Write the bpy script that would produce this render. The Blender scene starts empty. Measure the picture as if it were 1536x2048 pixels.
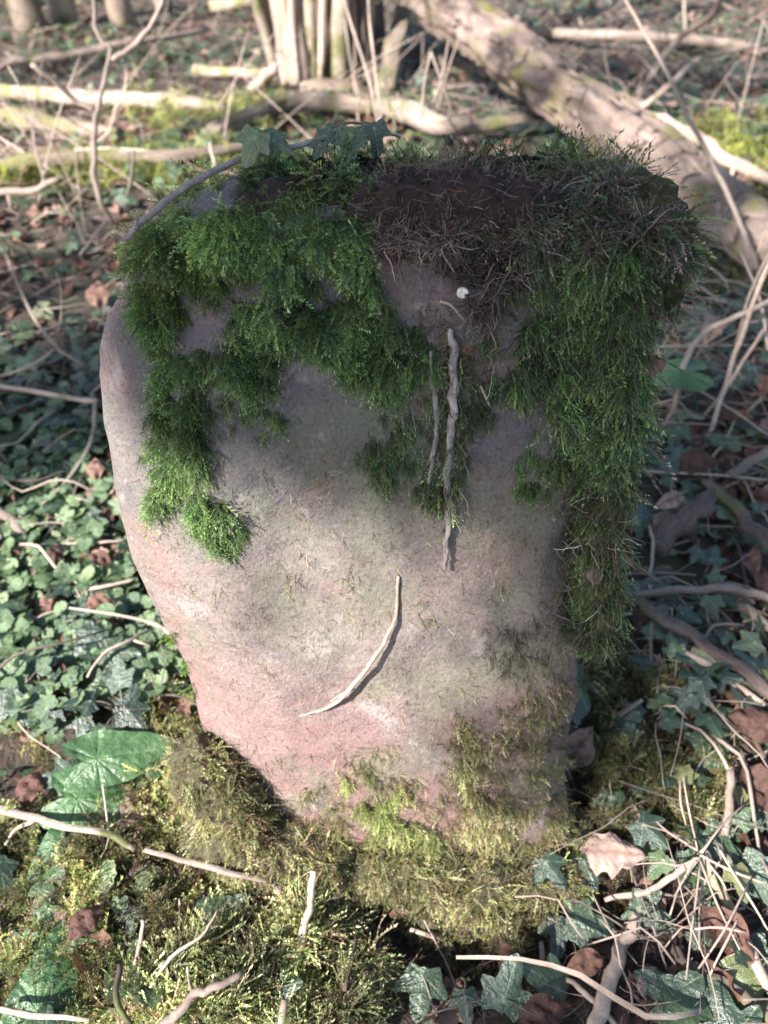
import bpy, math, random
import numpy as np
from mathutils import Vector, Matrix, Euler, noise
from mathutils.bvhtree import BVHTree
R = math.radians
random.seed(7); rng = np.random.default_rng(7)
SC = bpy.context.scene
COL = SC.collection

# ------------------------------------------------------------------ camera, sky, sun, exposure
PITCH = R(40); FPX = 1580.0; CAMZ = 1.0
cam_d = bpy.data.cameras.new('camera'); cam = bpy.data.objects.new('camera', cam_d); COL.objects.link(cam)
cam.location = (0, 0, CAMZ); cam.rotation_euler = (math.pi/2 - PITCH, 0, 0)
cam_d.sensor_fit = 'VERTICAL'; cam_d.sensor_height = 36; cam_d.lens = 36*FPX/2048
cam_d.clip_start = .01; cam_d.clip_end = 400
cam_d.dof.use_dof = True; cam_d.dof.focus_distance = .74; cam_d.dof.aperture_fstop = 4.6
SC.camera = cam
SUN = Vector((-.58, -.56, .60)).normalized()           # towards the sun
w = bpy.data.worlds.new('World'); SC.world = w; w.use_nodes = True
nt = w.node_tree; bg = nt.nodes['Background']; sky = nt.nodes.new('ShaderNodeTexSky')
sky.sky_type = 'NISHITA'; sky.sun_disc = False
sky.sun_elevation = math.asin(SUN.z); sky.sun_rotation = math.atan2(SUN.x, SUN.y)
sky.air_density = 1.0; sky.dust_density = 1.2; sky.ozone_density = 2.0
nt.links.new(sky.outputs[0], bg.inputs[0]); bg.inputs[1].default_value = .08
sd = bpy.data.lights.new('sun', 'SUN'); sd.energy = 5.0; sd.angle = R(.6); sd.color = (1, .945, .935)
so = bpy.data.objects.new('sun', sd); COL.objects.link(so)
so.rotation_euler = SUN.to_track_quat('Z', 'Y').to_euler()
so.location = SUN*20
vs = SC.view_settings
vs.view_transform = 'Standard'; vs.look = 'None'; vs.gamma = 1; vs.exposure = 1.68; vs.use_curve_mapping = False
SC.cycles.use_denoising = True
SC.cycles.max_bounces = 6; SC.cycles.transparent_max_bounces = 6

# ------------------------------------------------------------------ node materials
def newmat(name):
    m = bpy.data.materials.new(name); m.use_nodes = True
    n = m.node_tree; n.nodes.clear()
    out = n.nodes.new('ShaderNodeOutputMaterial'); p = n.nodes.new('ShaderNodeBsdfPrincipled')
    n.links.new(p.outputs[0], out.inputs[0])
    return m, n, p, out
def N(n, t, **k):
    x = n.nodes.new(t)
    for a, b in k.items(): setattr(x, a, b)
    return x
def noise_n(n, scale, detail=4, rough=.55, vec=None, dist=0):
    x = N(n, 'ShaderNodeTexNoise'); x.inputs['Scale'].default_value = scale; x.inputs['Detail'].default_value = detail
    x.inputs['Roughness'].default_value = rough; x.inputs['Distortion'].default_value = dist
    if vec is not None: n.links.new(vec, x.inputs['Vector'])
    return x
def ramp(n, fac, stops):
    x = N(n, 'ShaderNodeValToRGB'); cr = x.color_ramp
    while len(cr.elements) < len(stops): cr.elements.new(.5)
    for e, (p, c) in zip(cr.elements, stops):
        e.position = p; e.color = (*c, 1) if len(c) == 3 else c
    n.links.new(fac, x.inputs[0]); return x
def mix(n, fac, a, b, mode='MIX'):
    x = N(n, 'ShaderNodeMix', data_type='RGBA', blend_type=mode)
    for s, v in ((x.inputs[0], fac), (x.inputs[6], a), (x.inputs[7], b)):
        if isinstance(v, (int, float)): s.default_value = v
        elif isinstance(v, tuple): s.default_value = (*v, 1)
        else: n.links.new(v, s)
    return x.outputs[2]
def math_n(n, op, a, b=None, clamp=False):
    x = N(n, 'ShaderNodeMath', operation=op); x.use_clamp = clamp
    for s, v in ((x.inputs[0], a), (x.inputs[1], b)):
        if v is None: continue
        if isinstance(v, (int, float)): s.default_value = v
        else: n.links.new(v, s)
    return x.outputs[0]
def bump(n, p, h, strength, dist, prev=None):
    b = N(n, 'ShaderNodeBump'); b.inputs['Strength'].default_value = strength; b.inputs['Distance'].default_value = dist
    n.links.new(h, b.inputs['Height'])
    if prev is not None: n.links.new(prev, b.inputs['Normal'])
    n.links.new(b.outputs[0], p.inputs['Normal']); return b.outputs[0]
def bw(c0, c1): return [(c0, (0, 0, 0)), (c1, (1, 1, 1))]

def mat_stone():
    m, n, p, _ = newmat('sandstone')
    tc = N(n, 'ShaderNodeTexCoord'); v = tc.outputs['Object']
    sep = N(n, 'ShaderNodeSeparateXYZ'); n.links.new(v, sep.inputs[0])
    big = noise_n(n, 5, 4, .6, v); med = noise_n(n, 16, 5, .6, v, .4); fine = noise_n(n, 260, 3, .7, v); grain = noise_n(n, 620, 2, .6, v)
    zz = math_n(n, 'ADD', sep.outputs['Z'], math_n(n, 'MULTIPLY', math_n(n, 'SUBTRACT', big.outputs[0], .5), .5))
    base = ramp(n, zz, [(.0, (.165, .100, .086)), (.2, (.20, .132, .117)), (.34, (.205, .158, .138)), (.48, (.16, .142, .120)), (.60, (.110, .096, .098)), (.85, (.150, .122, .142))])  # darker upper stops: staining plus shade painted into the colour
    alg = ramp(n, noise_n(n, 7.5, 5, .6, v, .3).outputs[0], bw(.50, .64))
    c = mix(n, math_n(n, 'MULTIPLY', alg.outputs[0], .55), base.outputs[0], (.135, .150, .095))
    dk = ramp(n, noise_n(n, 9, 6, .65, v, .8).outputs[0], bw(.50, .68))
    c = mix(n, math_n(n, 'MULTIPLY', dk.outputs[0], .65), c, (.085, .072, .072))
    pale = ramp(n, noise_n(n, 12, 7, .7, v, .5).outputs[0], bw(.57, .68))
    c = mix(n, math_n(n, 'MULTIPLY', pale.outputs[0], .5), c, (.30, .27, .25))
    red = ramp(n, noise_n(n, 10.5, 4, .6, v, .2).outputs[0], bw(.55, .7))
    c = mix(n, math_n(n, 'MULTIPLY', red.outputs[0], .35), c, (.24, .125, .105))
    sp = ramp(n, fine.outputs[0], [(.3, (.55, .53, .53)), (.46, (1, 1, 1)), (.60, (1.05, 1.05, 1.05)), (.72, (1.55, 1.5, 1.5))])
    c = mix(n, 1.0, c, sp.outputs[0], 'MULTIPLY')
    vor = N(n, 'ShaderNodeTexVoronoi'); vor.inputs['Scale'].default_value = 140; n.links.new(v, vor.inputs['Vector'])
    dots = ramp(n, vor.outputs[0], [(.08, (1, 1, 1)), (.16, (0, 0, 0))])
    crk = N(n, 'ShaderNodeTexVoronoi', feature='DISTANCE_TO_EDGE'); crk.inputs['Scale'].default_value = 13
    wv = N(n, 'ShaderNodeVectorMath', operation='ADD'); n.links.new(v, wv.inputs[0]); ws = N(n, 'ShaderNodeVectorMath', operation='SCALE'); n.links.new(med.outputs['Color'], ws.inputs[0]); ws.inputs['Scale'].default_value = .09; n.links.new(ws.outputs[0], wv.inputs[1]); n.links.new(wv.outputs[0], crk.inputs['Vector'])
    ck = ramp(n, crk.outputs[0], [(.0, (1, 1, 1)), (.018, (0, 0, 0))]); ckm = math_n(n, 'MULTIPLY', ck.outputs[0], ramp(n, noise_n(n, 6, 3, .6, v).outputs[0], bw(.53, .62)).outputs[0])
    c = mix(n, math_n(n, 'MULTIPLY', ckm, .45), c, (.05, .04, .035))
    lic = ramp(n, noise_n(n, 34, 6, .75, v, 1.2).outputs[0], bw(.60, .625)); licm = math_n(n, 'MULTIPLY', lic.outputs[0], ramp(n, big.outputs[0], bw(.48, .56)).outputs[0])
    c = mix(n, math_n(n, 'MULTIPLY', licm, .35), c, (.34, .33, .29))
    keep = ramp(n, med.outputs[0], bw(.5, .62))
    c = mix(n, math_n(n, 'MULTIPLY', math_n(n, 'MULTIPLY', dots.outputs[0], keep.outputs[0]), .7), c, (.07, .055, .045))
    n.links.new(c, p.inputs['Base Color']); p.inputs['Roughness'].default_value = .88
    p.inputs['Specular IOR Level'].default_value = .25
    b1 = bump(n, p, med.outputs[0], .7, .012)
    b2 = bump(n, p, fine.outputs[0], .6, .0022, b1)
    b3 = bump(n, p, grain.outputs[0], .5, .0012, b2); bump(n, p, ckm, -.5, .004, b3)
    return m
def mat_ground():
    m, n, p, _ = newmat('forest_soil')
    v = N(n, 'ShaderNodeTexCoord').outputs['Object']
    a = noise_n(n, 3, 6, .65, v); b = noise_n(n, 28, 6, .7, v, .6); d = noise_n(n, 110, 4, .7, v)
    c = ramp(n, b.outputs[0], [(.3, (.022, .016, .012)), (.5, (.06, .042, .032)), (.66, (.14, .10, .075)), (.8, (.22, .17, .13))])
    g = ramp(n, a.outputs[0], bw(.5, .62))
    c2 = mix(n, math_n(n, 'MULTIPLY', g.outputs[0], .5), c.outputs[0], (.06, .085, .03))
    n.links.new(c2, p.inputs['Base Color']); p.inputs['Roughness'].default_value = .95
    b1 = bump(n, p, b.outputs[0], .9, .02); bump(n, p, d.outputs[0], .8, .006, b1)
    return m
def mat_soil(name, lo, hi, sc=60):
    m, n, p, _ = newmat(name)
    v = N(n, 'ShaderNodeTexCoord').outputs['Object']
    b = noise_n(n, sc, 6, .7, v, .6); d = noise_n(n, sc*4, 4, .7, v)
    c = ramp(n, b.outputs[0], [(.3, lo), (.7, hi)])
    n.links.new(c.outputs[0], p.inputs['Base Color']); p.inputs['Roughness'].default_value = .95
    b1 = bump(n, p, b.outputs[0], .9, .01); bump(n, p, d.outputs[0], .9, .004, b1)
    return m
def mat_moss(name='moss', trans=.35, rough=.6):
    m, n, p, out = newmat(name)
    at = N(n, 'ShaderNodeAttribute', attribute_name='tint', attribute_type='INSTANCER')
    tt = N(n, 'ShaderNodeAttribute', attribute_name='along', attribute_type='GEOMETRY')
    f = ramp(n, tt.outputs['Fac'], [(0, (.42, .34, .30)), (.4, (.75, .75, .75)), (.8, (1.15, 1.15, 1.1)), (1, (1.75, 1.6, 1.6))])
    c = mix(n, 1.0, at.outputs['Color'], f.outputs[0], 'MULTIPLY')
    n.links.new(c, p.inputs['Base Color']); p.inputs['Roughness'].default_value = rough
    p.inputs['Specular IOR Level'].default_value = .3
    t = N(n, 'ShaderNodeBsdfTranslucent'); n.links.new(c, t.inputs[0])
    mx = N(n, 'ShaderNodeMixShader'); mx.inputs[0].default_value = trans
    n.links.new(p.outputs[0], mx.inputs[1]); n.links.new(t.outputs[0], mx.inputs[2]); n.links.new(mx.outputs[0], out.inputs[0])
    return m
def mat_leaf(name, stops, vein=(.25, .32, .14), rough=.35, trans=.2, spots=.0, spec=.5, under=None):
    m, n, p, out = newmat(name)
    oi = N(n, 'ShaderNodeObjectInfo'); v = N(n, 'ShaderNodeTexCoord').outputs['Object']
    add = N(n, 'ShaderNodeVectorMath', operation='ADD'); n.links.new(v, add.inputs[0])
    sc = math_n(n, 'MULTIPLY', oi.outputs['Random'], 9.0)
    n.links.new(sc, add.inputs[1])
    c0 = ramp(n, oi.outputs['Random'], stops)
    nz = noise_n(n, 2.6, 5, .65, add.outputs[0], .4)
    f = ramp(n, nz.outputs[0], [(.3, (.62, .64, .62)), (.55, (1, 1, 1)), (.75, (1.35, 1.3, 1.15))])
    c = mix(n, 1.0, c0.outputs[0], f.outputs[0], 'MULTIPLY')
    if spots:
        s = ramp(n, noise_n(n, 7, 3, .6, add.outputs[0]).outputs[0], bw(.64, .70))
        c = mix(n, math_n(n, 'MULTIPLY', s.outputs[0], spots), c, (.16, .10, .06))
    va = N(n, 'ShaderNodeAttribute', attribute_name='vein', attribute_type='GEOMETRY')
    c = mix(n, math_n(n, 'MULTIPLY', va.outputs['Fac'], .75), c, vein)
    n.links.new(c, p.inputs['Base Color'])
    rr = ramp(n, nz.outputs[0], [(.3, (rough*.8,)*3), (.7, (min(1, rough*1.4),)*3)])
    n.links.new(rr.outputs[0], p.inputs['Roughness'])
    p.inputs['Specular IOR Level'].default_value = spec
    b1 = bump(n, p, noise_n(n, 9, 4, .6, add.outputs[0]).outputs[0], .35, .02)
    bump(n, p, va.outputs['Fac'], -.35, .01, b1)
    t = N(n, 'ShaderNodeBsdfTranslucent'); n.links.new(mix(n, 1.0, c, (1.2, 1.35, .6), 'MULTIPLY'), t.inputs[0])
    mx = N(n, 'ShaderNodeMixShader'); mx.inputs[0].default_value = trans
    n.links.new(p.outputs[0], mx.inputs[1]); n.links.new(t.outputs[0], mx.inputs[2]); n.links.new(mx.outputs[0], out.inputs[0])
    return m
def mat_bark(name, lo, mid, hi, moss=0., sc=22, bumpd=.008, streak=6, mosscol=(.10, .12, .03), objrand=.25):
    m, n, p, _ = newmat(name)
    oi = N(n, 'ShaderNodeObjectInfo')
    uv = N(n, 'ShaderNodeUVMap'); uv.uv_map = 'UVMap'
    mp = N(n, 'ShaderNodeMapping'); mp.inputs['Scale'].default_value = (sc, sc/streak, 1)
    n.links.new(uv.outputs[0], mp.inputs[0])
    v3 = N(n, 'ShaderNodeTexCoord').outputs['Object']
    a = noise_n(n, 1.0, 7, .7, mp.outputs[0], .5); g = noise_n(n, 7, 5, .6, v3)
    e = noise_n(n, sc*7, 3, .7, v3)
    c = ramp(n, a.outputs[0], [(.28, lo), (.5, mid), (.72, hi)]).outputs[0]
    if moss:
        k = ramp(n, g.outputs[0], bw(.62 - moss*.28, .70 - moss*.2))
        c = mix(n, math_n(n, 'MULTIPLY', k.outputs[0], .85), c, mosscol)
    pt = ramp(n, e.outputs[0], [(.3, (.75,)*3), (.7, (1.2,)*3)])
    c = mix(n, 1.0, c, pt.outputs[0], 'MULTIPLY')
    orr = ramp(n, oi.outputs['Random'], [(0, (1-objrand,)*3), (1, (1+objrand, 1+objrand*.9, 1+objrand*.8))])
    c = mix(n, 1.0, c, orr.outputs[0], 'MULTIPLY')
    n.links.new(c, p.inputs['Base Color']); p.inputs['Roughness'].default_value = .82; p.inputs['Specular IOR Level'].default_value = .3
    b1 = bump(n, p, a.outputs[0], .9, bumpd); bump(n, p, e.outputs[0], .4, bumpd*.3, b1)
    return m
M = {}
M['stone'] = mat_stone(); M['ground'] = mat_ground()
M['soil'] = mat_soil('peaty_soil', (.010, .006, .005), (.060, .034, .03), 70)
M['mosscore'] = mat_soil('dead_moss_mat', (.03, .035, .014), (.12, .11, .045), 120)
M['skirtcore'] = mat_soil('yellow_moss_mat', (.04, .038, .018), (.20, .18, .09), 150)
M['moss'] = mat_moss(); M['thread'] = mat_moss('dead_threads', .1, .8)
M['ivy'] = mat_leaf('ivy_leaf', [(0, (.030, .055, .034)), (.5, (.045, .080, .040)), (.8, (.065, .105, .05)), (.93, (.10, .15, .06)), (1, (.26, .26, .10))], (.28, .35, .20), .31, .18, .25, .9)
M['herb'] = mat_leaf('round_leaf', [(0, (.08, .14, .06)), (.6, (.13, .205, .09)), (1, (.25, .32, .16))], (.22, .30, .15), .40, .3, spec=.8)
M['arum'] = mat_leaf('arum_leaf', [(0, (.07, .155, .055)), (1, (.10, .19, .075))], (.17, .28, .12), .33, .3, spec=.8)
M['dry'] = mat_leaf('dry_leaf', [(0, (.07, .035, .028)), (.35, (.16, .08, .055)), (.7, (.27, .15, .11)), (1, (.46, .33, .27))], (.13, .07, .05), .62, .22, .6, .35)
M['straw'] = mat_bark('dry_stalk', (.22, .17, .13), (.38, .30, .24), (.54, .46, .39), 0, 20, .002, 14)
M['twig'] = mat_bark('twig_bark', (.15, .11, .09), (.27, .21, .17), (.42, .35, .29), .12, 26, .003, 5)
M['pale'] = mat_bark('pale_bark', (.24, .18, .14), (.42, .33, .26), (.58, .49, .40), .1, 18, .004, 5)
M['dark'] = mat_bark('dark_bark', (.05, .035, .03), (.12, .09, .075), (.24, .19, .16), .15, 26, .004, 5)
M['log'] = mat_bark('flaky_bark', (.06, .042, .034), (.21, .155, .125), (.36, .28, .23), .42, 24, .016, 4.5, (.16, .15, .05), .05)
M['logpale'] = mat_bark('bleached_bark', (.14, .10, .08), (.36, .28, .22), (.56, .47, .39), .35, 16, .01, 4, (.17, .18, .06))
M['mossbark'] = mat_bark('mossy_bark', (.10, .075, .06), (.22, .17, .13), (.36, .30, .24), .45, 20, .012, 4, (.13, .13, .045))
M['stem'] = mat_bark('coppice_bark', (.14, .11, .08), (.34, .28, .21), (.50, .43, .34), .35, 14, .008, 4, (.13, .14, .04))
M['ivystem'] = mat_bark('grey_vine_bark', (.12, .10, .09), (.30, .26, .24), (.52, .47, .43), .1, 90, .003, 2)
m_, n_, p_, _o = newmat('shell'); p_.inputs['Base Color'].default_value = (.75, .72, .66, 1); p_.inputs['Roughness'].default_value = .4; M['shell'] = m_
nzs = noise_n(n_, 180, 3, .6, N(n_, 'ShaderNodeTexCoord').outputs['Object'])
n_.links.new(ramp(n_, nzs.outputs[0], [(.35, (.5, .44, .38)), (.6, (.8, .77, .72))]).outputs[0], p_.inputs['Base Color'])

# ------------------------------------------------------------------ object helpers
def tag(o, label=None, cat=None, group=None, kind=None):
    for k, v in (('label', label), ('category', cat), ('group', group), ('kind', kind)):
        if v: o[k] = v
    return o
def mkmesh(name, V, F, mat, smooth=True, attrs=None, uv=None):
    me = bpy.data.meshes.new(name)
    me.from_pydata([tuple(v) for v in V], [], F); me.update()
    if smooth: me.polygons.foreach_set('use_smooth', [True]*len(me.polygons))
    if attrs:
        for k, a in attrs.items():
            x = me.attributes.new(k, 'FLOAT', 'POINT'); x.data.foreach_set('value', np.asarray(a, dtype=np.float32))
    if uv is not None:
        l = me.uv_layers.new(name='UVMap'); uv = np.asarray(uv, dtype=np.float32)
        vi = np.zeros(len(me.loops), dtype=np.int32); me.loops.foreach_get('vertex_index', vi)
        l.data.foreach_set('uv', uv[vi].ravel())
    me.materials.append(mat); return me
def link(name, me, parent=None):
    o = bpy.data.objects.new(name, me); COL.objects.link(o)
    if parent is not None: o.parent = parent
    return o
def empty(name, loc):
    o = bpy.data.objects.new(name, None); COL.objects.link(o); o.location = loc; o.empty_display_size = .02
    return o
def place(root, o):                        # parent a mesh given in world coordinates
    o.parent = root; o.location = o.location - root.location; return o

def smooth_path(P, k=6):
    P = [Vector(p) for p in P]
    if len(P) < 3 or k < 2: return P, list(np.linspace(0, 1, len(P)))
    Q = [P[0]*2-P[1]] + P + [P[-1]*2-P[-2]]; out = []; T = []
    for i in range(1, len(Q)-2):
        for j in range(k):
            t = j/k; a, b, c, d = Q[i-1:i+3]
            out.append(.5*((2*b)+(c-a)*t+(2*a-5*b+4*c-d)*t*t+(3*b-a-3*c+d)*t**3)); T.append((i-1+t)/(len(P)-1))
    out.append(P[-1]); T.append(1); return out, T
def tube(P, r, seg=7, k=5, rough=.12, cap=True, ovals=None, jit=0.0):
    """tapered, slightly knobbly tube; r = list of radii along the control points"""
    Q, T = smooth_path(P, k)
    sd_ = random.random()*100
    if rough > 0 and len(Q) > 4:
        for i in range(1, len(Q)-1): Q[i] = Q[i]+noise.noise_vector(Vector((i*.47, sd_, 0)))*min(max(r)*.75*min(1, rough*6), .010)
    rr = np.interp(T, np.linspace(0, 1, len(r)), r)
    V, F, UV = [], [], []
    up = Vector((0.31, 0.17, .93)); L = 0
    prev = None
    for i, q in enumerate(Q):
        if i: L += (q-Q[i-1]).length
        d = (Q[min(i+1, len(Q)-1)]-Q[max(i-1, 0)]).normalized()
        if prev is None:
            x = d.orthogonal().normalized()
        else:
            x = (prev - d*prev.dot(d)).normalized()
        prev = x; y = d.cross(x)
        for s in range(seg+1):
            a = 2*math.pi*(s % seg)/seg
            rad = rr[i]*(1+rough*noise.noise(Vector((math.cos(a)*1.3, math.sin(a)*1.3, L/max(rr.max(), 1e-4)*.35))*1.3+Vector((sd_,)*3))*1.8)
            V.append(q + (x*math.cos(a)+y*math.sin(a))*rad); UV.append((s/seg*rr.mean()*6.28, L))
    n1 = seg+1
    for i in range(len(Q)-1):
        for s in range(seg): F.append((i*n1+s, i*n1+s+1, (i+1)*n1+s+1, (i+1)*n1+s))
    if cap:
        for e, b in ((0, 0), (len(Q)-1, (len(Q)-1)*n1)):
            V.append(Q[e]); UV.append((0, 0)); c = len(V)-1
            for s in range(seg): F.append((c, b+s+1, b+s) if e == 0 else (c, b+s, b+s+1))
    return V, F, UV
def join(parts):
    V, F, UV = [], [], []
    for v, f, u in parts:
        o = len(V); V += v; UV += u; F += [tuple(i+o for i in t) for t in f]
    return V, F, UV

# ------------------------------------------------------------------ pixel helpers: where a point of the photo lies on the ground or stone
CP, SP = math.cos(PITCH), math.sin(PITCH); CO = Vector((0, 0, CAMZ))
def ray(u, v):
    a = (u-768)/FPX; b = (1024-v)/FPX
    return Vector((a, CP+b*SP, -SP+b*CP))
MOUNDS = [(-.13, .36, .045, .12), (-.37, .40, .03, .14), (-.42, .75, .035, .16), (-.30, .62, .05, .10), (.40, .80, .03, .18), (.35, .55, -.01, .12),
          (.02, .43, -.075, .15), (.17, .45, -.05, .11), (-.2, .44, -.02, .08), (-1.3, 2.9, .09, .5), (-.6, 3.1, .09, .5), (0.3, 3.2, .05, .5), (1.6, 3.6, .12, .6), (.9, 1.6, .03, .3)]
def G(x, y):
    z = .030*noise.noise(Vector((x*1.7, y*1.7, 3))) + .018*noise.noise(Vector((x*6, y*6, 1))) + .013*noise.noise(Vector((x*17, y*17, 5)))
    for mx, my, h, s in MOUNDS:
        d = ((x-mx)**2+(y-my)**2)/(s*s)
        if d < 6: z += h*math.exp(-d)
    r = math.hypot(x, y)
    if r > 6: z += (r-6)*.012 + .05*noise.noise(Vector((x*.4, y*.4, 9)))*min(1, (r-6)/4)
    return z
def gp(u, v, h=0.):
    d = ray(u, v); z = 0.
    for _ in range(6):
        t = (CAMZ-h-z)/(-d.z); p = CO+d*t; z = G(p.x, p.y)
    return Vector((p.x, p.y, z+h))
def proj(p):
    q = Vector(p)-CO; d = q.y*CP-q.z*SP
    return (768+FPX*q.x/d, 1024-FPX*(q.y*SP+q.z*CP)/d) if d > .02 else (-9999, 9999)
def rp(u, v, t): return CO+ray(u, v)*t

# ------------------------------------------------------------------ the stone
Y0, LEAN, THK = .475, .235, .13
def on_face(u, v, off=0.):
    d = ray(u, v); t = (Y0+off+LEAN*CAMZ)/(d.y-LEAN*d.z); return CO+d*t
LEFT = [(258, 420), (236, 500), (222, 600), (200, 670), (188, 720), (189, 770), (203, 860), (222, 960), (240, 1060), (262, 1140), (290, 1205), (335, 1290), (370, 1350), (384, 1420), (398, 1480), (440, 1570), (470, 1680), (480, 1800)]
RIGHT = [(1215, 420), (1222, 600), (1215, 760), (1195, 900), (1165, 1000), (1148, 1100), (1150, 1250), (1160, 1340), (1160, 1420), (1144, 1500), (1140, 1600), (1142, 1700), (1135, 1800)]
def edge(px, off):
    q = sorted([(on_face(u, v, off).z, on_face(u, v, off).x) for u, v in px]); return [a for a, _ in q], [b for _, b in q]
LZ, LX = edge(LEFT, .045); RZ, RX = edge(RIGHT, .035)
def build_stone():
    NA, NL = 260, 210; ztop = .775; V, F = [], []
    for k in range(NL+1):
        s = k/NL
        if s < .9: z = -.14 + (ztop+.14-.03)*(s/.9); sh = 1.
        else:
            q = (s-.9)/.1; z = ztop-.03+.03*math.sin(q*math.pi/2) ; sh = max(.0, 1-.02*q-.98*max(0, (q-.35)/.65)**1.1) if q > .0 else 1
            sh = math.cos(q*math.pi/2)**.28 if q < 1 else 0.0
            z = ztop-.026+.026*(q**.7)
        xl = np.interp(z, LZ, LX); xr = np.interp(z, RZ, RX)
        cx = (xl+xr)/2; hw = (xr-xl)/2*sh; hd = THK/2*sh; cy = Y0+LEAN*z+THK/2
        for a in range(NA):
            t = 2*math.pi*a/NA; c, si = math.cos(t), math.sin(t); e = 2/4.2
            x = cx+hw*math.copysign(abs(c)**e, c); y = cy+hd*math.copysign(abs(si)**e, si)
            u = (x-xl)/(xr-xl)
            if y < cy:   # the left shoulder of the face turns back
                y = cy+(y-cy)*(1-.8*max(0, (.26-u)/.26)**1.5)*(1-.3*max(0, (u-.9)/.1)**2)
            p = Vector((x, y, z))
            nz = noise.fractal(p*3.2+Vector((4, 1, 7)), 1, 2, 4)*.012 + noise.fractal(p*14, 1, 2, 3)*.0030 + noise.noise(p*60)*.0007
            g = Vector((c*.6, si, 0)); p += g*nz
            # shoulder falls to the left, top dips and rises
            tl = max(0, (z-.66)/.12); p.z -= .030*tl*max(0, (.26-u)/.26)**1.6
            p.z += tl*.010*noise.noise(Vector((x*9, y*9, 2)))
            # slight hollow and broken step across the face
            if si < 0:
                p.y += .010*math.exp(-((x+.02)**2/.006+(z-.50)**2/.004)) - .006*math.exp(-((x-.05)**2/.02+(z-.30)**2/.01))
            V.append(p)
    for k in range(NL):
        for a in range(NA):
            b = (a+1) % NA; F.append((k*NA+a, k*NA+b, (k+1)*NA+b, (k+1)*NA+a))
    F.append(tuple(range(NL*NA, NL*NA+NA)))
    return V, F
SV, SF = build_stone()
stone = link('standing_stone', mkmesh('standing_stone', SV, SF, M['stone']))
tag(stone, 'weathered pinkish grey sandstone slab standing upright with moss hanging over it', 'stone')
BV = BVHTree.FromPolygons(SV, SF)

# ------------------------------------------------------------------ ground
def build_ground():
    n = 420; t = np.linspace(-1, 1, n); a = 5.2
    s = np.sinh(t*a)/np.sinh(a)*70
    V = [(x, y+.7, G(x, y+.7)) for y in s for x in s]
    F = [(j*n+i, j*n+i+1, (j+1)*n+i+1, (j+1)*n+i) for j in range(n-1) for i in range(n-1)]
    return link('ground', mkmesh('ground', V, F, M['ground']))
tag(build_ground(), 'dark woodland soil under leaf litter and moss', kind='structure')

# ------------------------------------------------------------------ instancing of uncountable growth
def variants(name, meshes):
    c = bpy.data.collections.new(name)
    for i, me in enumerate(meshes):
        o = bpy.data.objects.new('%s_%02d' % (name, i), me); c.objects.link(o)
    g = bpy.data.node_groups.new('scatter_'+name, 'GeometryNodeTree')
    g.interface.new_socket('Geometry', in_out='INPUT', socket_type='NodeSocketGeometry')
    g.interface.new_socket('Geometry', in_out='OUTPUT', socket_type='NodeSocketGeometry')
    i_, o_ = g.nodes.new('NodeGroupInput'), g.nodes.new('NodeGroupOutput')
    ip = g.nodes.new('GeometryNodeInstanceOnPoints'); ci = g.nodes.new('GeometryNodeCollectionInfo')
    ci.inputs[0].default_value = c; ci.inputs['Separate Children'].default_value = True; ci.inputs['Reset Children'].default_value = True
    g.links.new(i_.outputs[0], ip.inputs['Points']); g.links.new(ci.outputs[0], ip.inputs['Instance'])
    ip.inputs['Pick Instance'].default_value = True
    for nm, ty, sk in (('pick', 'INT', 'Instance Index'), ('turn', 'FLOAT_VECTOR', 'Rotation'), ('size', 'FLOAT_VECTOR', 'Scale')):
        a = g.nodes.new('GeometryNodeInputNamedAttribute'); a.data_type = ty; a.inputs[0].default_value = nm
        g.links.new(a.outputs[0], ip.inputs[sk])
    g.links.new(ip.outputs[0], o_.inputs[0])
    return g, len(meshes)
def scatter(name, grp, P, Rt, S, tint, label=None, cat=None, parent=None, kind='stuff'):
    g, nv = grp; n = len(P)
    me = bpy.data.meshes.new(name); me.vertices.add(n); me.vertices.foreach_set('co', np.asarray(P, dtype=np.float32).ravel())
    x = me.attributes.new('pick', 'INT', 'POINT'); x.data.foreach_set('value', rng.integers(0, nv, n).astype(np.int32))
    x = me.attributes.new('turn', 'FLOAT_VECTOR', 'POINT'); x.data.foreach_set('vector', np.asarray(Rt, dtype=np.float32).ravel())
    S = np.asarray(S, dtype=np.float32)
    if S.ndim == 1: S = np.repeat(S[:, None], 3, 1)
    if cat == 'moss' or cat is None: S = S*rng.uniform([.6, .6, .8], [1.2, 1.1, 1.3], S.shape)
    x = me.attributes.new('size', 'FLOAT_VECTOR', 'POINT'); x.data.foreach_set('vector', S.ravel())
    x = me.attributes.new('tint', 'FLOAT_COLOR', 'POINT')
    c = np.ones((n, 4), dtype=np.float32); c[:, :3] = tint; x.data.foreach_set('color', c.ravel())
    o = bpy.data.objects.new(name, me); COL.objects.link(o)
    md = o.modifiers.new('scatter', 'NODES'); md.node_group = g
    if parent is not None: o.parent = parent
    return tag(o, label, cat, kind=kind)
def frame(z, x):
    z = z.normalized(); x = (x - z*x.dot(z))
    if x.length < 1e-4: x = z.orthogonal()
    x.normalize(); y = z.cross(x)
    return Matrix((x, y, z)).transposed()

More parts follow.
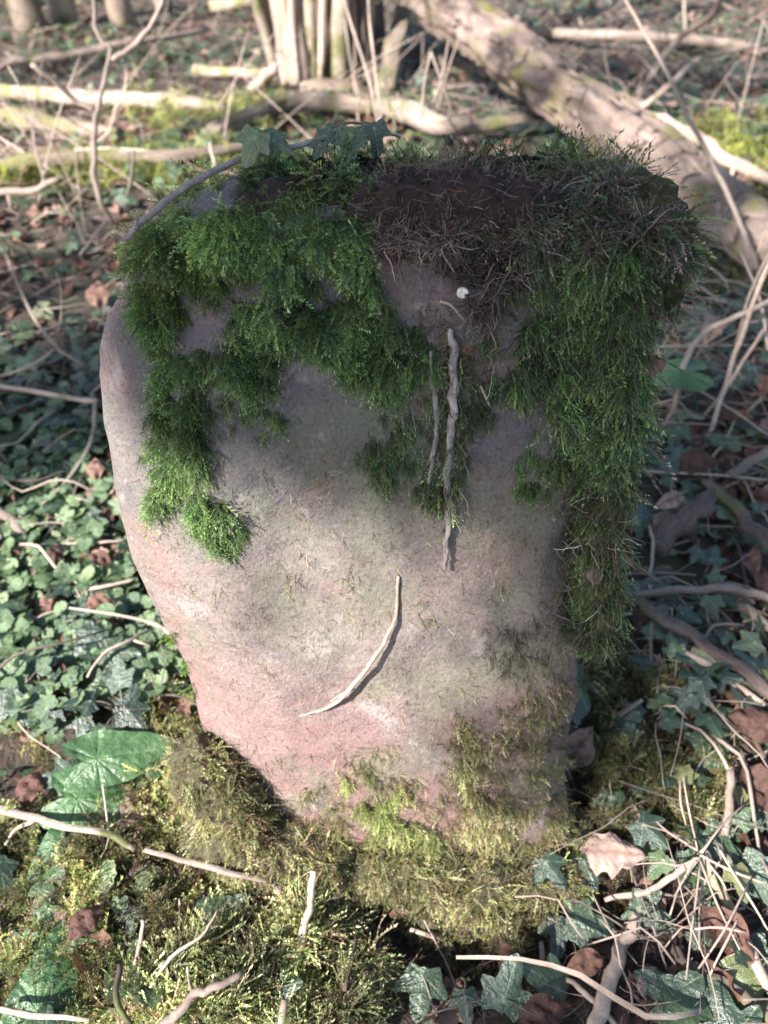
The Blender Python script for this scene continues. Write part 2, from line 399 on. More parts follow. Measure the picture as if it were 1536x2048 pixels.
def frond_mesh(seed, n=9, curl=.45, lw=.17, fwd=.16, spread=1., branches=0):
    rs = random.Random(seed); V, F, A = [], [], []
    def one(o, R3, L, n, curl, lw):
        def pt(t): return Vector((curl*t*t, 0, t*(1-.25*curl*t)))*L
        W = .018*L; pr = None
        for i in range(4):
            t = i/3; c = pt(t)
            a = len(V); V.append(o+R3@(c+Vector((0, -W*(1-t*.7), 0)))); V.append(o+R3@(c+Vector((0, W*(1-t*.7), 0)))); A.extend([t*.4]*2)
            if pr is not None: F.append((pr, pr+1, a+1, a))
            pr = a
        for i in range(n):
            t = min(1, .1+.88*(i+rs.uniform(-.45, .45))/(n-1))
            for sg in (-1, 1):
                ll = lw*L*(1.05-.55*t)*rs.uniform(.45, 1.4)*spread; c = pt(t-.02*rs.random()); w_ = .032*L
                d = Vector((rs.uniform(-.35, .35), sg*rs.uniform(.7, 1.1), rs.uniform(.5, 1.1))).normalized()
                tip = c+d*ll+Vector((0, 0, fwd*L*.3)); b = len(V)
                V.extend([o+R3@(c+Vector((0, 0, -w_))), o+R3@(c+Vector((.01*L, 0, w_))), o+R3@(c+d*ll*.5+Vector((.03*L, -sg*.0, w_*1.6))), o+R3@tip])
                A.extend([t*.7, t*.75, t*.8+.1, min(1, t+.2)]); F.append((b, b+2, b+1)); F.append((b, b+3, b+2))
        b = len(V); c = pt(1)
        V.extend([o+R3@(c+Vector((0, -.03*L, -.03*L))), o+R3@(c+Vector((0, .03*L, -.03*L))), o+R3@(c+Vector((curl*.1*L, 0, .1*L)))]); A.extend([.9, .9, 1]); F.append((b, b+1, b+2))
    one(Vector((0, 0, 0)), Matrix.Identity(3), 1, n, curl, lw)
    for k in range(branches):
        t = rs.uniform(.15, .6); c = Vector((curl*t*t, 0, t*(1-.25*curl*t)))
        one(c, Euler((rs.choice((-1, 1))*rs.uniform(.5, .95), rs.uniform(-.3, .3), rs.uniform(-.4, .4))).to_matrix(), rs.uniform(.35, .6), max(4, n-4), curl*.8, lw*1.1)
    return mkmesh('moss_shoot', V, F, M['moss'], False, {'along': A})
def thread_mesh(seed, mat, w=.02, n=7, wig=.22):
    rs = random.Random(seed); V, F, A = [], [], []
    p = Vector((0, 0, 0)); d = Vector((0, 0, 1)); pr = None
    for i in range(n):
        t = i/(n-1)
        d = (d+Vector((rs.uniform(-1, 1), rs.uniform(-1, 1), rs.uniform(-.3, .3)))*wig*1.8).normalized()
        a = len(V); s = d.orthogonal().normalized()*w*(1-.6*t); q = d.cross(s)
        V += [p+s, p-s*.5+q*.87, p-s*.5-q*.87]; A += [.3+.5*t]*3
        if pr is not None:
            for k in range(3): F.append((pr+k, pr+(k+1) % 3, a+(k+1) % 3, a+k))
        pr = a; p = p+d/(n-1)
        if rs.random() < .3 and i:
            b = len(V); e = Vector((rs.uniform(-1, 1), rs.uniform(-1, 1), .4)).normalized()*rs.uniform(.12, .3)
            V += [p-s*.4, p+s*.4, p+e]; A += [.5]*3; F.append((b, b+1, b+2))
    return mkmesh('dead_thread', V, F, mat, False, {'along': A})
FEATHER = variants('feather_moss', [frond_mesh(i, 9, .35+.2*(i % 5), .13+.02*(i % 3), branches=(0, 1, 2, 1, 3)[i % 5]) for i in range(12)])
FLUFF = variants('fluffy_moss', [frond_mesh(40+i, 8, .15+.12*(i % 4), .20, branches=2+i % 3) for i in range(8)])
LONG = variants('strand_moss', [frond_mesh(80+i, 13, .3+.22*(i % 4), .085, fwd=.1, branches=i % 3) for i in range(8)])
THREAD = variants('dead_thread', [thread_mesh(i, M['thread'], .016+.004*(i % 3)) for i in range(10)])
GRASSY = variants('grassy_moss', [frond_mesh(120+i, 14, .3+.22*(i % 4), .06, fwd=.25, branches=(0, 1, 0, 2)[i % 4]) for i in range(8)])

def inpoly(px, py, poly):
    c = np.zeros(len(px), bool); j = len(poly)-1
    for i in range(len(poly)):
        xi, yi = poly[i]; xj, yj = poly[j]
        c ^= ((yi > py) != (yj > py)) & (px < (xj-xi)*(py-yi)/((yj-yi) or 1e-9)+xi); j = i
    return c
def sample_poly(poly, n, jit=10, patch=0., pscale=.02, rag=38):
    a = np.array(poly, float); out = []; tries = 0
    lo, hi = a.min(0), a.max(0)
    while len(out) < n:
        p = rng.uniform(lo-25, hi+25, (min(n*3, 4000), 2))
        w_ = np.array([[noise.noise(Vector((q[0]*.028, q[1]*.028, 1.1)))*rag+noise.noise(Vector((q[0]*.08, q[1]*.08, 5.1)))*rag*.4, noise.noise(Vector((q[0]*.028, q[1]*.028, 9.3)))*rag+noise.noise(Vector((q[0]*.08, q[1]*.08, 3.1)))*rag*.4] for q in p])
        p = p[inpoly(p[:, 0]+w_[:, 0], p[:, 1]+w_[:, 1], poly)]; tries += 1
        if tries > 60: break
        for q in p:
            if patch and noise.noise(Vector((q[0]*pscale, q[1]*pscale, 7.7)))*.62+noise.noise(Vector((q[0]*pscale*3, q[1]*pscale*3, 2.7)))*.3+.5 < patch: continue
            out.append(q+rng.normal(0, jit*.5, 2))
            if len(out) >= n: break
    return out
CORES = []          # (centre, radii) of the thick moss cushions
DOWN = Vector((0, 0, -1)); BV_ALL = BV
def cast(u, v):
    d = ray(u, v); h = BV_ALL.ray_cast(CO, d.normalized())
    if h[0] is not None: return h[0], h[1]
    return None, None
def pick_col(cols):
    c = np.array(cols[rng.integers(0, len(cols))]); return np.clip(c*rng.uniform(.72, 1.28)*(1+rng.normal(0, .06, 3)), .004, 1)
def orient(n, out, down, rnd, twist=.8):
    g = n*out+DOWN*down+Vector(rng.normal(0, rnd, 3))
    if g.length < 1e-3: g = n.copy()
    m = frame(g, DOWN + n*.25 + Vector(rng.normal(0, twist*.5, 3)))
    return m.to_euler()
def moss_on(name, grp, poly, n, size, cols, out=.6, down=.7, rnd=.25, thick=.008, jit=10, patch=0., pscale=.02, target='stone', **k):
    P, Rt, S, T = [], [], [], []
    for q in sample_poly(poly, n, jit, patch, pscale):
        if target == 'stone':
            p, nn = cast(q[0], q[1])
            if p is None: continue
        else:
            p = gp(q[0], q[1]); nn = Vector((rng.normal(0, .12), rng.normal(0, .12), 1)).normalized()
        e = rng.random()**1.5; k1 = noise.noise(p*38+Vector((3, 1, 2))); k2 = noise.noise_vector(p*30)
        th = thick*max(.15, .75+1.3*k1); P.append(p+nn*(th*e-.001))
        nn2 = (nn+k2*.9).normalized(); Rt.append(orient(nn2, out, down, rnd)); s = size*rng.uniform(.45, 1.25)*(1+.7*k1)
        S.append(s); T.append(pick_col(cols)*(.75+.4*e)*max(.25, 1+(1.5 if target == 'ground' else .8)*noise.noise(p*(16 if target == 'ground' else 22))))
    if not P: return None
    return scatter(name, grp, P, Rt, S, T, **k)

GREEN = [(.15, .26, .08), (.21, .34, .10), (.12, .20, .08), (.34, .43, .19), (.18, .24, .10)]
DKGREEN = [(.085, .15, .075), (.13, .21, .10), (.10, .155, .10), (.20, .28, .14), (.13, .13, .095)]
LIME = [(.20, .32, .07), (.28, .40, .10), (.16, .26, .07)]
YEL = [(.42, .44, .17), (.52, .52, .25), (.32, .35, .12), (.36, .29, .16), (.62, .60, .36)]
OLIVE = [(.20, .22, .08), (.28, .26, .11), (.14, .17, .06), (.20, .14, .08), (.36, .35, .17)]
BROWN = [(.12, .085, .065), (.17, .12, .10), (.09, .065, .05), (.22, .17, .15), (.13, .06, .045)]
GREYB = [(.26, .21, .20), (.17, .14, .14), (.36, .31, .30), (.14, .14, .10)]

# thick moss bodies: on the right shoulder, down the right edge, on the back rim, round the base
def pf(u, v, off=0.): return on_face(u, v, off)
def lump(c, r, seed, lumps=.35):
    V, F = [], []; nu, nv = 26, 16
    for j in range(nv+1):
        for i in range(nu):
            a = 2*math.pi*i/nu; b = math.pi*j/nv
            d = Vector((math.sin(b)*math.cos(a), math.sin(b)*math.sin(a), math.cos(b)))
            k = 1+lumps*noise.fractal(d*2.2+Vector((seed*3.1,)*3), 1, 2, 3)
            V.append(Vector(c)+Vector((d.x*r[0]*k, d.y*r[1]*k, d.z*r[2]*k)))
    for j in range(nv):
        for i in range(nu):
            F.append((j*nu+i, (j+1)*nu+i, (j+1)*nu+(i+1) % nu, j*nu+(i+1) % nu))
    return V, F
def cushion(name, lumps, grp, dens, size, cols, label, out=.7, down=.5, rnd=.3, core=None, extra=None):
    root = empty(name, lumps[0][0]); root['kind'] = 'stuff'
    tag(root, label, 'moss' if name == 'moss' else 'soil', kind='stuff')
    V, F = [], []; P, Rt, S, T = [], [], [], []
    for i, (c, r) in enumerate(lumps):
        v, f = lump(c, r, i+len(label)); o = len(V); V += v; F += [tuple(x+o for x in t) for t in f]
        area = 4*math.pi*((r[0]*r[1])**1.6+(r[0]*r[2])**1.6+(r[1]*r[2])**1.6)**(1/1.6)/3**(1/1.6)
        for _ in range(int(area*dens)):
            d = Vector(rng.normal(0, 1, 3)).normalized()
            k = 1+.35*noise.fractal(d*2.2+Vector(((i+len(label))*3.1,)*3), 1, 2, 3)
            p = Vector(c)+Vector((d.x*r[0]*k, d.y*r[1]*k, d.z*r[2]*k))
            if p.z < G(p.x, p.y)-.01: continue
            nn = Vector((d.x/r[0], d.y/r[1], d.z/r[2])).normalized()
            P.append(p-nn*.003); k1 = noise.noise(p*34); Rt.append(orient((nn+noise.noise_vector(p*26)*.8).normalized(), out, down, rnd)); S.append(size*rng.uniform(.6, 1.3)*max(.75, 1+.8*k1)); T.append(pick_col(cols)*(1+.7*noise.noise(p*20)))
    me = mkmesh('mat', V, F, core or M['mosscore'])
    b = link('mat', me); b.parent = root; b.matrix_parent_inverse = Matrix.Translation(-root.location)
    s = scatter('shoots', grp, P, Rt, S, T, parent=root, kind='stuff'); s.matrix_parent_inverse = Matrix.Translation(-root.location)
    return V, F
allV, allF = list(SV), list(SF)
def addbv(vf):
    global BV_ALL
    o = len(allV); allV.extend(vf[0]); allF.extend([tuple(x+o for x in t) for t in vf[1]])
    BV_ALL = BVHTree.FromPolygons(allV, allF)
def L(u, v, off, rx, ry, rz): return (pf(u, v, off), (rx, ry, rz))
addbv(cushion('moss', [L(1215, 400, .07, .05, .05, .025), L(1285, 450, .08, .035, .045, .03), L(1230, 470, .03, .045, .035, .035), L(1315, 520, .07, .018, .03, .022)],
    LONG, 46000, .023, DKGREEN+GREEN[:2]+GREYB[:1], 'dark green moss hanging loosely over the upper right shoulder of the stone', .5, .7, .55))
addbv(cushion('moss', [L(1205, 560, .015, .036, .03, .045), L(1225, 660, .02, .030, .034, .05), L(1220, 760, .02, .026, .036, .045), L(1215, 850, .02, .024, .034, .04), L(1225, 930, .025, .020, .03, .035)],
    LONG, 60000, .020, DKGREEN+GREEN, 'thick green moss curtain down the upper right edge of the stone', .45, .75, .45))
addbv(cushion('moss', [L(1205, 1010, .02, .022, .03, .035), L(1195, 1090, .02, .020, .028, .035), L(1190, 1170, .02, .022, .028, .03), L(1195, 1250, .015, .018, .02, .022)],
    LONG, 50000, .020, [(.07, .13, .04), (.10, .17, .05), (.13, .19, .07), (.12, .10, .07), (.16, .20, .09)], 'pale tipped moss tassel hanging from the right edge halfway down the stone', .5, .7, .45))
addbv(cushion('moss', [L(1240, 430, .06, .055, .055, .035), L(1300, 520, .06, .035, .04, .05), L(1265, 640, .04, .02, .035, .06), L(1250, 800, .04, .018, .03, .07)],
    LONG, 3600, .038, DKGREEN+GREYB+BROWN[:2], 'long loose wisps of moss sticking out from the upper right of the stone', .8, .5, .6))
RIMY = Y0+LEAN*.775+THK
addbv(cushion('moss', [((.03, RIMY-.01, .762), (.05, .022, .012)), ((.10, RIMY, .762), (.05, .022, .012)), ((-.03, RIMY, .758), (.04, .022, .012)), ((.17, RIMY-.01, .765), (.04, .03, .016)), ((.205, RIMY-.035, .762), (.03, .035, .018))],
    LONG, 22000, .022, [(.08, .15, .04), (.11, .18, .05), (.06, .11, .04), (.15, .15, .07)], 'upright tufts of green moss along the back rim of the stone top', .9, -.25, .35))
addbv(cushion('moss', [((-.10, RIMY-.02, .755), (.045, .03, .014)), ((-.16, RIMY-.04, .742), (.035, .035, .018)), ((-.19, RIMY-.09, .722), (.028, .03, .016))],
    FEATHER, 28000, .020, OLIVE+GREEN[:2], 'olive moss cushion on the back left corner of the stone top', .9, .0, .3))

# moss growing straight on the stone face, patch by patch
moss_on('moss', FEATHER, [(290, 470), (310, 400), (345, 365), (400, 345), (480, 352), (505, 400), (470, 470), (455, 560), (440, 605), (392, 590), (350, 640), (335, 700), (300, 660), (285, 610), (270, 560)], 5200, .0155,
    GREEN+LIME, .6, .6, .5, .011, 5, .55, .030, label='bright green moss over the upper left shoulder of the stone', cat='moss')
moss_on('moss', FEATHER, [(275, 610), (335, 640), (360, 700), (400, 690), (420, 770), (465, 800), (455, 870), (405, 880), (405, 960), (440, 1010), (488, 1050), (450, 1110), (405, 1080), (365, 1010), (312, 1000), (302, 930), (325, 850), (312, 780), (318, 700)], 6000, .0155,
    GREEN+LIME[:1]+DKGREEN[:2], .55, .7, .45, .012, 5, .505, .032, label='long ragged column of green moss running down the left of the stone face', cat='moss')
moss_on('moss', FEATHER, [(490, 375), (600, 338), (715, 345), (750, 420), (720, 500), (750, 560), (780, 640), (850, 650), (860, 730), (840, 770), (780, 790), (700, 735), (640, 690), (590, 680), (540, 720), (520, 765), (480, 760), (440, 740), (430, 700), (470, 670), (480, 620), (460, 590), (475, 540), (478, 470)], 12500, .0170,
    GREEN+DKGREEN[:3]+LIME[:1], .6, .65, .48, .017, 5, .50, .028, label='largest green moss mat hanging from the top over the upper middle of the stone', cat='moss')
moss_on('moss', FEATHER, [(370, 740), (430, 700), (520, 760), (540, 800), (560, 860), (520, 890), (470, 850), (430, 820), (390, 790)], 600, .016,
    GREEN, .5, .8, .3, .01, 8, .5, .03, label='small moss sprays below the big green mat on the left of the face', cat='moss')
moss_on('moss', FEATHER, [(700, 730), (780, 780), (850, 720), (930, 690), (990, 760), (990, 830), (930, 850), (930, 960), (860, 990), (780, 970), (730, 930), (700, 880), (745, 860), (770, 800)], 2600, .0135,
    GREEN+DKGREEN+BROWN[:1], .45, .8, .3, .010, 9, .52, .025, label='thin ragged moss round the dead vine stems in the middle of the face', cat='moss')
moss_on('moss', LONG, [(1000, 600), (1080, 500), (1200, 470), (1260, 500), (1265, 640), (1255, 800), (1265, 930), (1190, 960), (1140, 940), (1100, 860), (1090, 820), (1110, 790), (1040, 780), (990, 720), (960, 680)], 6500, .0185,
    DKGREEN+GREEN, .5, .7, .45, .014, 6, .485, .027, label='dark green hanging moss covering the upper right of the stone face', cat='moss')
moss_on('moss', FEATHER, [(1060, 870), (1110, 880), (1120, 930), (1070, 975), (1030, 980), (1040, 920)], 330, .018,
    GREEN, .5, .8, .25, .008, 6, .45, .03, label='small fan of green moss on bare stone near the right edge', cat='moss')
moss_on('moss', LONG, [(1150, 960), (1220, 960), (1225, 1290), (1180, 1310), (1100, 1280), (1080, 1230), (1150, 1180), (1165, 1100), (1140, 1050)], 900, .019,
    [(.07, .13, .04), (.11, .17, .06), (.12, .10, .07)], .4, .8, .3, .008, 8, .45, .03, label='straggling green moss along the right edge below the curtain', cat='moss')
moss_on('moss', GRASSY, [(1000, 1240), (1110, 1250), (1145, 1300), (1150, 1500), (1080, 1580), (1010, 1500), (1040, 1400), (1000, 1320), (930, 1200)], 620, .014,
    [(.12, .14, .05), (.16, .15, .07), (.10, .07, .05)], .4, .6, .5, .005, 12, .5, .03, label='thin olive moss flecks on the lower right of the face', cat='moss')
moss_on('moss', FLUFF, [(690, 1545), (780, 1540), (800, 1600), (850, 1660), (880, 1700), (820, 1720), (740, 1690), (712, 1620)], 1500, .015,
    [(.30, .35, .12), (.38, .42, .16), (.24, .29, .10)], .6, .5, .35, .010, 7, .40, .03, label='bright yellow green moss tongue climbing the foot of the stone', cat='moss')
moss_on('moss', FLUFF, [(895, 1560), (930, 1440), (965, 1500), (990, 1600), (960, 1700), (900, 1680)], 950, .015,
    YEL+OLIVE, .5, .6, .35, .008, 9, .42, .03, label='narrow olive moss streak on the lower right of the stone', cat='moss')
moss_on('moss', FLUFF, [(290, 1190), (330, 1260), (375, 1330), (385, 1420), (360, 1400), (330, 1310), (300, 1240)], 500, .013,
    [(.13, .26, .04), (.2, .33, .06)], .7, .1, .3, .006, 5, 0, .03, label='thin lime moss fringe on the lower left edge of the stone', cat='moss')
moss_on('moss', FEATHER, [(385, 400), (600, 390), (625, 490), (500, 500), (470, 470), (400, 470)], 1500, .016,
    GREEN+LIME[:1], .6, .65, .5, .012, 6, .40, .03, label='tuft of bright moss bridging the upper left corner under the vine', cat='moss')
# foot of the stone: a thick skirt of yellow moss
skirt = []
for (u, v, off, rx, ry, rz) in [(395, 1530, .02, .032, .04, .03), (440, 1570, .015, .04, .04, .034), (470, 1660, .0, .055, .045, .045), (540, 1740, -.01, .05, .04, .035), (650, 1770, -.015, .045, .035, .028), (880, 1830, -.02, .05, .035, .03), (1000, 1850, -.02, .05, .035, .03), (560, 1690, -.005, .05, .04, .03), (640, 1710, -.005, .05, .035, .028), (720, 1725, -.005, .05, .035, .025), (800, 1740, -.01, .05, .035, .03),
                            (880, 1755, -.01, .05, .035, .032), (960, 1770, -.012, .05, .04, .038), (1040, 1765, -.01, .045, .035, .035), (1110, 1750, .0, .04, .035, .03), (1160, 1700, .04, .03, .04, .035)]:
    skirt.append(L(u, v, off, rx, ry, rz))
addbv(cushion('moss', skirt, FLUFF, 60000, .015, YEL+OLIVE+BROWN[:1], 'thick yellow green moss skirt wrapped round the foot of the stone', .6, .5, .4, core=M['skirtcore']))
moss_on('moss', FLUFF, [(400, 1480), (480, 1540), (560, 1610), (640, 1650), (720, 1660), (820, 1640), (900, 1690), (1000, 1600), (1080, 1620), (1140, 1640), (1150, 1760), (900, 1760), (500, 1700), (430, 1610)], 5200, .014,
    YEL+OLIVE+[(.2, .13, .09)], .5, .6, .4, .008, 10, .44, .02, label='ragged upper edge of the moss skirt spreading up the stone', cat='moss')
moss_on('moss', FLUFF, [(600, 1600), (690, 1500), (800, 1500), (880, 1600), (900, 1440), (1000, 1380), (1150, 1380), (1150, 1680), (900, 1720), (700, 1680)], 2600, .011,
    YEL+OLIVE+BROWN[:1], .5, .5, .5, .004, 10, .50, .022, label='thin feathery moss film creeping up the lower right of the face', cat='moss')

moss_on('moss', LONG, [(430, 1560), (560, 1660), (700, 1680), (900, 1700), (1150, 1700), (1160, 1780), (1000, 1850), (860, 1790), (700, 1750), (540, 1760), (440, 1680)], 2200, .024,
    YEL+OLIVE+BROWN[:2], .45, .8, .5, .014, 12, .45, .03, label='loose yellowish strands drooping from the lower rim of the moss skirt', cat='moss')
def crumb_mesh(i):
    v, f = lump((0, 0, 0), (.5, .42, .34), i*1.7, .9); V2 = v[::1]
    me = mkmesh('crumb', V2, f, M['soil'], True); return me
CRUMB = variants('soil_crumb', [crumb_mesh(i) for i in range(6)])
def crumbs(poly, n, size, label, target='stone'):
    P, Rt, S = [], [], []
    for q in sample_poly(poly, n, 10, .35, .03):
        if target == 'stone':
            p, nn = cast(q[0], q[1])
            if p is None: continue
        else: p = gp(q[0], q[1])
        P.append(p+Vector((0, 0, .0005))); Rt.append(Euler(rng.uniform(0, 6.28, 3))); S.append(size*rng.uniform(.25, 1.2)**1.6)
    scatter('soil_crumbs', CRUMB, P, Rt, S, (1, 1, 1), label, 'soil')
# soil, dead roots and old moss on the top and front lip
def soil_patch():
    V, F = [], []; nx, ny = 110, 40
    for j in range(ny+1):
        for i in range(nx+1):
            a, b = i/nx, j/ny; x = -.15+.27*a; y = Y0+LEAN*.775+.004+(THK-.012)*b
            e = min(a, 1-a)*9; e = min(1, e)*min(1, min(b, 1-b)*6)
            z = .764+.014*e+.010*noise.fractal(Vector((x*30, y*30, 0)), 1, 2, 4)*e+.012*noise.noise(Vector((x*9, y*9, 4)))
            V.append((x, y, z-(1-e)*.02))
    F = [(j*(nx+1)+i, j*(nx+1)+i+1, (j+1)*(nx+1)+i+1, (j+1)*(nx+1)+i) for j in range(ny) for i in range(nx)]
    return V, F
sv, sf = soil_patch(); so_ = link('soil', mkmesh('soil', sv, sf, M['soil'])); tag(so_, 'dark peaty soil lying on the flat top of the stone', 'soil', kind='stuff'); addbv((sv, sf))
cushion('soil', [L(790, 420, .012, .035, .02, .026), L(860, 420, .010, .04, .022, .03), L(940, 430, .008, .04, .022, .034), L(1020, 430, .008, .035, .020, .030), L(960, 520, .006, .03, .012, .03), L(1040, 520, .008, .035, .014, .03)],
    THREAD, 52000, .017, BROWN+BROWN[:2]+GREYB[:2], 'dark crumbling soil bound with roots spilling over the front lip of the stone', .6, .3, .7, core=M['soil'])
crumbs([(560, 330), (760, 310), (1160, 330), (1200, 420), (1120, 500), (1000, 580), (900, 560), (800, 500), (700, 400)], 3600, .009, 'loose crumbs of dark soil on the top and lip of the stone')
LIP = [(720, 385), (800, 350), (950, 335), (1180, 345), (1300, 420), (1330, 500), (1180, 500), (1080, 540), (1030, 620), (950, 640), (910, 570), (830, 510), (760, 500), (735, 450)]
moss_on('dead_roots', THREAD, LIP, 6500, .019, BROWN+GREYB, .5, .3, .7, .014, 12, .42, .02, label='tangle of dead brown roots and old moss over the front lip of the stone', cat='roots')
moss_on('moss', LONG, [(900, 360), (1180, 345), (1320, 420), (1340, 520), (1240, 480), (1080, 500), (960, 480)], 2600, .021, GREYB+DKGREEN+BROWN[:2], .6, .3, .6, .014, 14, .4, .02,
    label='withered grey moss strands on the right half of the stone top', cat='moss')
moss_on('moss', FEATHER, [(520, 330), (700, 320), (900, 325), (1180, 320), (1200, 360), (900, 350), (700, 345), (560, 350)], 900, .018, GREEN+OLIVE, .8, -.1, .4, .004, 12, .42, .02,
    label='scattered small green shoots in the soil on the stone top', cat='moss')
moss_on('dead_roots', THREAD, [(800, 620), (960, 620), (1000, 700), (960, 820), (930, 1000), (860, 1000), (840, 800)], 900, .020, BROWN+GREYB, .3, .7, .4, .006, 12, .3, .03, label='dead rootlets and withered scraps beside the vertical vine stems', cat='roots')
moss_on('dead_roots', THREAD, [(880, 640), (925, 640), (918, 900), (905, 1100), (885, 1100), (880, 900), (850, 960), (852, 700)], 420, .016, BROWN+GREYB+GREEN[:2], .5, .7, .5, .008, 4, 0, label='fine rootlets clinging round the two dead vine stems', cat='roots')
moss_on('dead_roots', THREAD, [(240, 880), (420, 1050), (700, 950), (1130, 1000), (1150, 1500), (1130, 1650), (900, 1600), (560, 1560), (400, 1450), (290, 1180)], 1500, .0095, BROWN+[(.05, .03, .025), (.07, .05, .03)]+YEL[:2]+GREYB, .25, .2, .8, .001, 0, 0, label='tiny pale rootlets and moss threads speckling the bare stone face', cat='roots')
moss_on('moss', GRASSY, [(300, 880), (700, 900), (1130, 1000), (1150, 1600), (900, 1600), (560, 1560), (400, 1450), (290, 1180)], 1300, .0105, YEL+OLIVE+[(.08, .05, .04)], .4, .4, .6, .001, 0, .42, .02, label='tiny isolated moss flecks over the bare lower stone face', cat='moss')
moss_on('dead_roots', THREAD, [(350, 1480), (1180, 1600), (1190, 1800), (900, 1850), (450, 1720)], 1200, .018, BROWN+OLIVE, .5, .3, .7, .012, 12, 0, label='dead brown strands caught in the moss at the foot of the stone', cat='roots')
moss_on('dead_roots', THREAD, [(1150, 980), (1240, 1000), (1230, 1290), (1100, 1300), (1080, 1180)], 500, .022, BROWN+GREYB, .4, .7, .4, .012, 12, 0, label='dead strands mixed into the moss tassel on the right edge', cat='roots')

# ------------------------------------------------------------------ leaves
def radial_leaf(name, prof, mat, nr=5, cup=.1, vein_dirs=(0,), wave=.02, seed=0, petiole=.0, fold=.0, droop=.0):
    """prof(angle)->radius; origin = where the stalk meets the blade, tip towards +Y, unit size"""
    rs = random.Random(seed); angs = set()
    for k in range(36): angs.add(round(-math.pi+math.pi*2*k/36, 4))
    V = [(0, 0, 0)]; A = [1.]; vd = [R(a) for a in vein_dirs]
    al = []
    for a in sorted(angs):
        if min(abs(a-b) for b in vd) > R(6): al.append((a, 0))
    for b in vd:
        al += [(b, 1), (b-R(2.4), 0), (b+R(2.4), 0)]
    al.sort(); na = len(al)
    for k in range(1, nr+1):
        f = k/nr
        for a, v in al:
            r = prof(a)*f; x = math.sin(a)*r; y = math.cos(a)*r
            z = cup*(r*r)*.5 - fold*abs(x) - droop*y*y + wave*noise.noise(Vector((x*3+seed, y*3, seed*1.7)))*3*f - (.012 if v else 0)
            V.append((x, y, z)); A.append(v*(1-.45*f))
    F = []
    for i in range(na):
        j = (i+1) % na; F.append((0, 1+j, 1+i))
        for k in range(nr-1): F.append((1+k*na+i, 1+k*na+j, 1+(k+1)*na+j, 1+(k+1)*na+i))
    return mkmesh(name, V, F, mat, True, {'vein': A})
def bumpf(a, c, w_, h): 
    d = abs((a-R(c)+math.pi) % (2*math.pi)-math.pi); return h*max(0, 1-(d/R(w_))**1.35)
def ivy_prof(side=.72, back=.42, tipw=1.):
    def f(a):
        return max(.22, bumpf(a, 0, 52*tipw, 1.0), bumpf(a, 62, 46, side), bumpf(a, -62, 46, side*.97), bumpf(a, 125, 42, back), bumpf(a, -125, 42, back), .47 if abs(a) < R(140) else .22)
    return f
def round_prof(a):
    b = abs(a); s = .5*(1+.07*math.cos(a*11))
    return s*(1 if b < R(140) else max(.25, 1-(b-R(140))/R(40)*.8))
def _unused(a):
    r = .32/math.sqrt((math.sin(a)*1)**2+(math.cos(a)*.62)**2+1e-6)*.9
    return min(1.0, r)*(1+.13*math.cos(a*14))
def oval(a, wd=.36):
    # origin sits at the base; build from an ellipse centred at y=.5
    return 0
def ribbon_leaf(name, wfun, mat, nl=12, nwid=6, curl=.3, roll=.3, seed=0, veins=True, wave=.03):
    V, F, A = [], [], []
    for i in range(nl+1):
        t = i/nl; wd = wfun(t)
        for j in range(nwid+1):
            s = (j/nwid)*2-1; x = s*wd; y = t
            # bend lengthwise
            z = -curl*(t-.4)**2 + roll*(x*x)*3 + wave*noise.noise(Vector((x*7+seed, y*6, seed*2.3)))*2.2
            V.append((x, y, z)); A.append(1. if j == nwid//2 else (.35 if veins and i % 2 == 0 and abs(s) < .95 else 0.))
    for i in range(nl):
        for j in range(nwid): F.append((i*(nwid+1)+j, i*(nwid+1)+j+1, (i+1)*(nwid+1)+j+1, (i+1)*(nwid+1)+j))
    return mkmesh(name, V, F, mat, True, {'vein': A})
def beech_w(t): return .29*math.sin(math.pi*min(1, max(0, t))**.85)**1.15 if 0 < t < 1 else .004
def oak_w(t): return (.30*math.sin(math.pi*t**1.25)**.75*(1+.22*math.cos(t*26)) if 0 < t < 1 else .006)
def arum_w(t): return .36*max(0, 1-t)**.62*min(1, .75+t*1.2) if t < .98 else .004

IVY_M = [radial_leaf('ivy_blade', ivy_prof(.70+.05*(i % 3), .40+.04*(i % 2), 1-.05*(i % 2)), M['ivy'], 5, .12*(-1)**i, (0, 58, -58, 122, -122), .02, i+1, fold=.10+.05*(i % 3), droop=.12) for i in range(7)]
IVY_BI = radial_leaf('ivy_blade', lambda a: max(.42, bumpf(a, 62, 66, .95), bumpf(a, -66, 62, .9), bumpf(a, 180, 60, .5)), M['ivy'], 6, .05, (58, -62, 20, -25, 150), .02, 33, fold=.06)
ROUND_M = [radial_leaf('round_blade', round_prof, M['herb'], 3, .5*(-1)**i, (0, 45, -45, 95, -95), .03, 20+i, fold=.06) for i in range(5)]
DRY_M = [ribbon_leaf('dry_blade', beech_w if i % 2 else oak_w, M['dry'], 14, 6, .5+.25*(i % 3), (.5, -.4, .9)[i % 3], i*3+1, wave=.085) for i in range(8)]
FAR_IVY = variants('far_ivy', IVY_M[:5]); FAR_DRY = variants('far_dry', DRY_M[:6]); FAR_ROUND = variants('far_round', ROUND_M)
def stalk_mesh(seed, seg=4, mat='straw', w_=.012, bend=.06):
    random.seed(seed); P = [Vector((0, 0, 0))]
    for i in range(1, 5): P.append(Vector((random.uniform(-bend, bend), random.uniform(-bend, bend), i/4)))
    v, f, u = tube(P, [w_, w_*.9, w_*.6], seg, 2, .1)
    return mkmesh('stalk', v, f, M[mat], True, None, u)
STALK_M = [stalk_mesh(i, mat='straw', w_=.005+.0015*(i % 4), bend=.03+.035*(i % 3)) for i in range(6)]
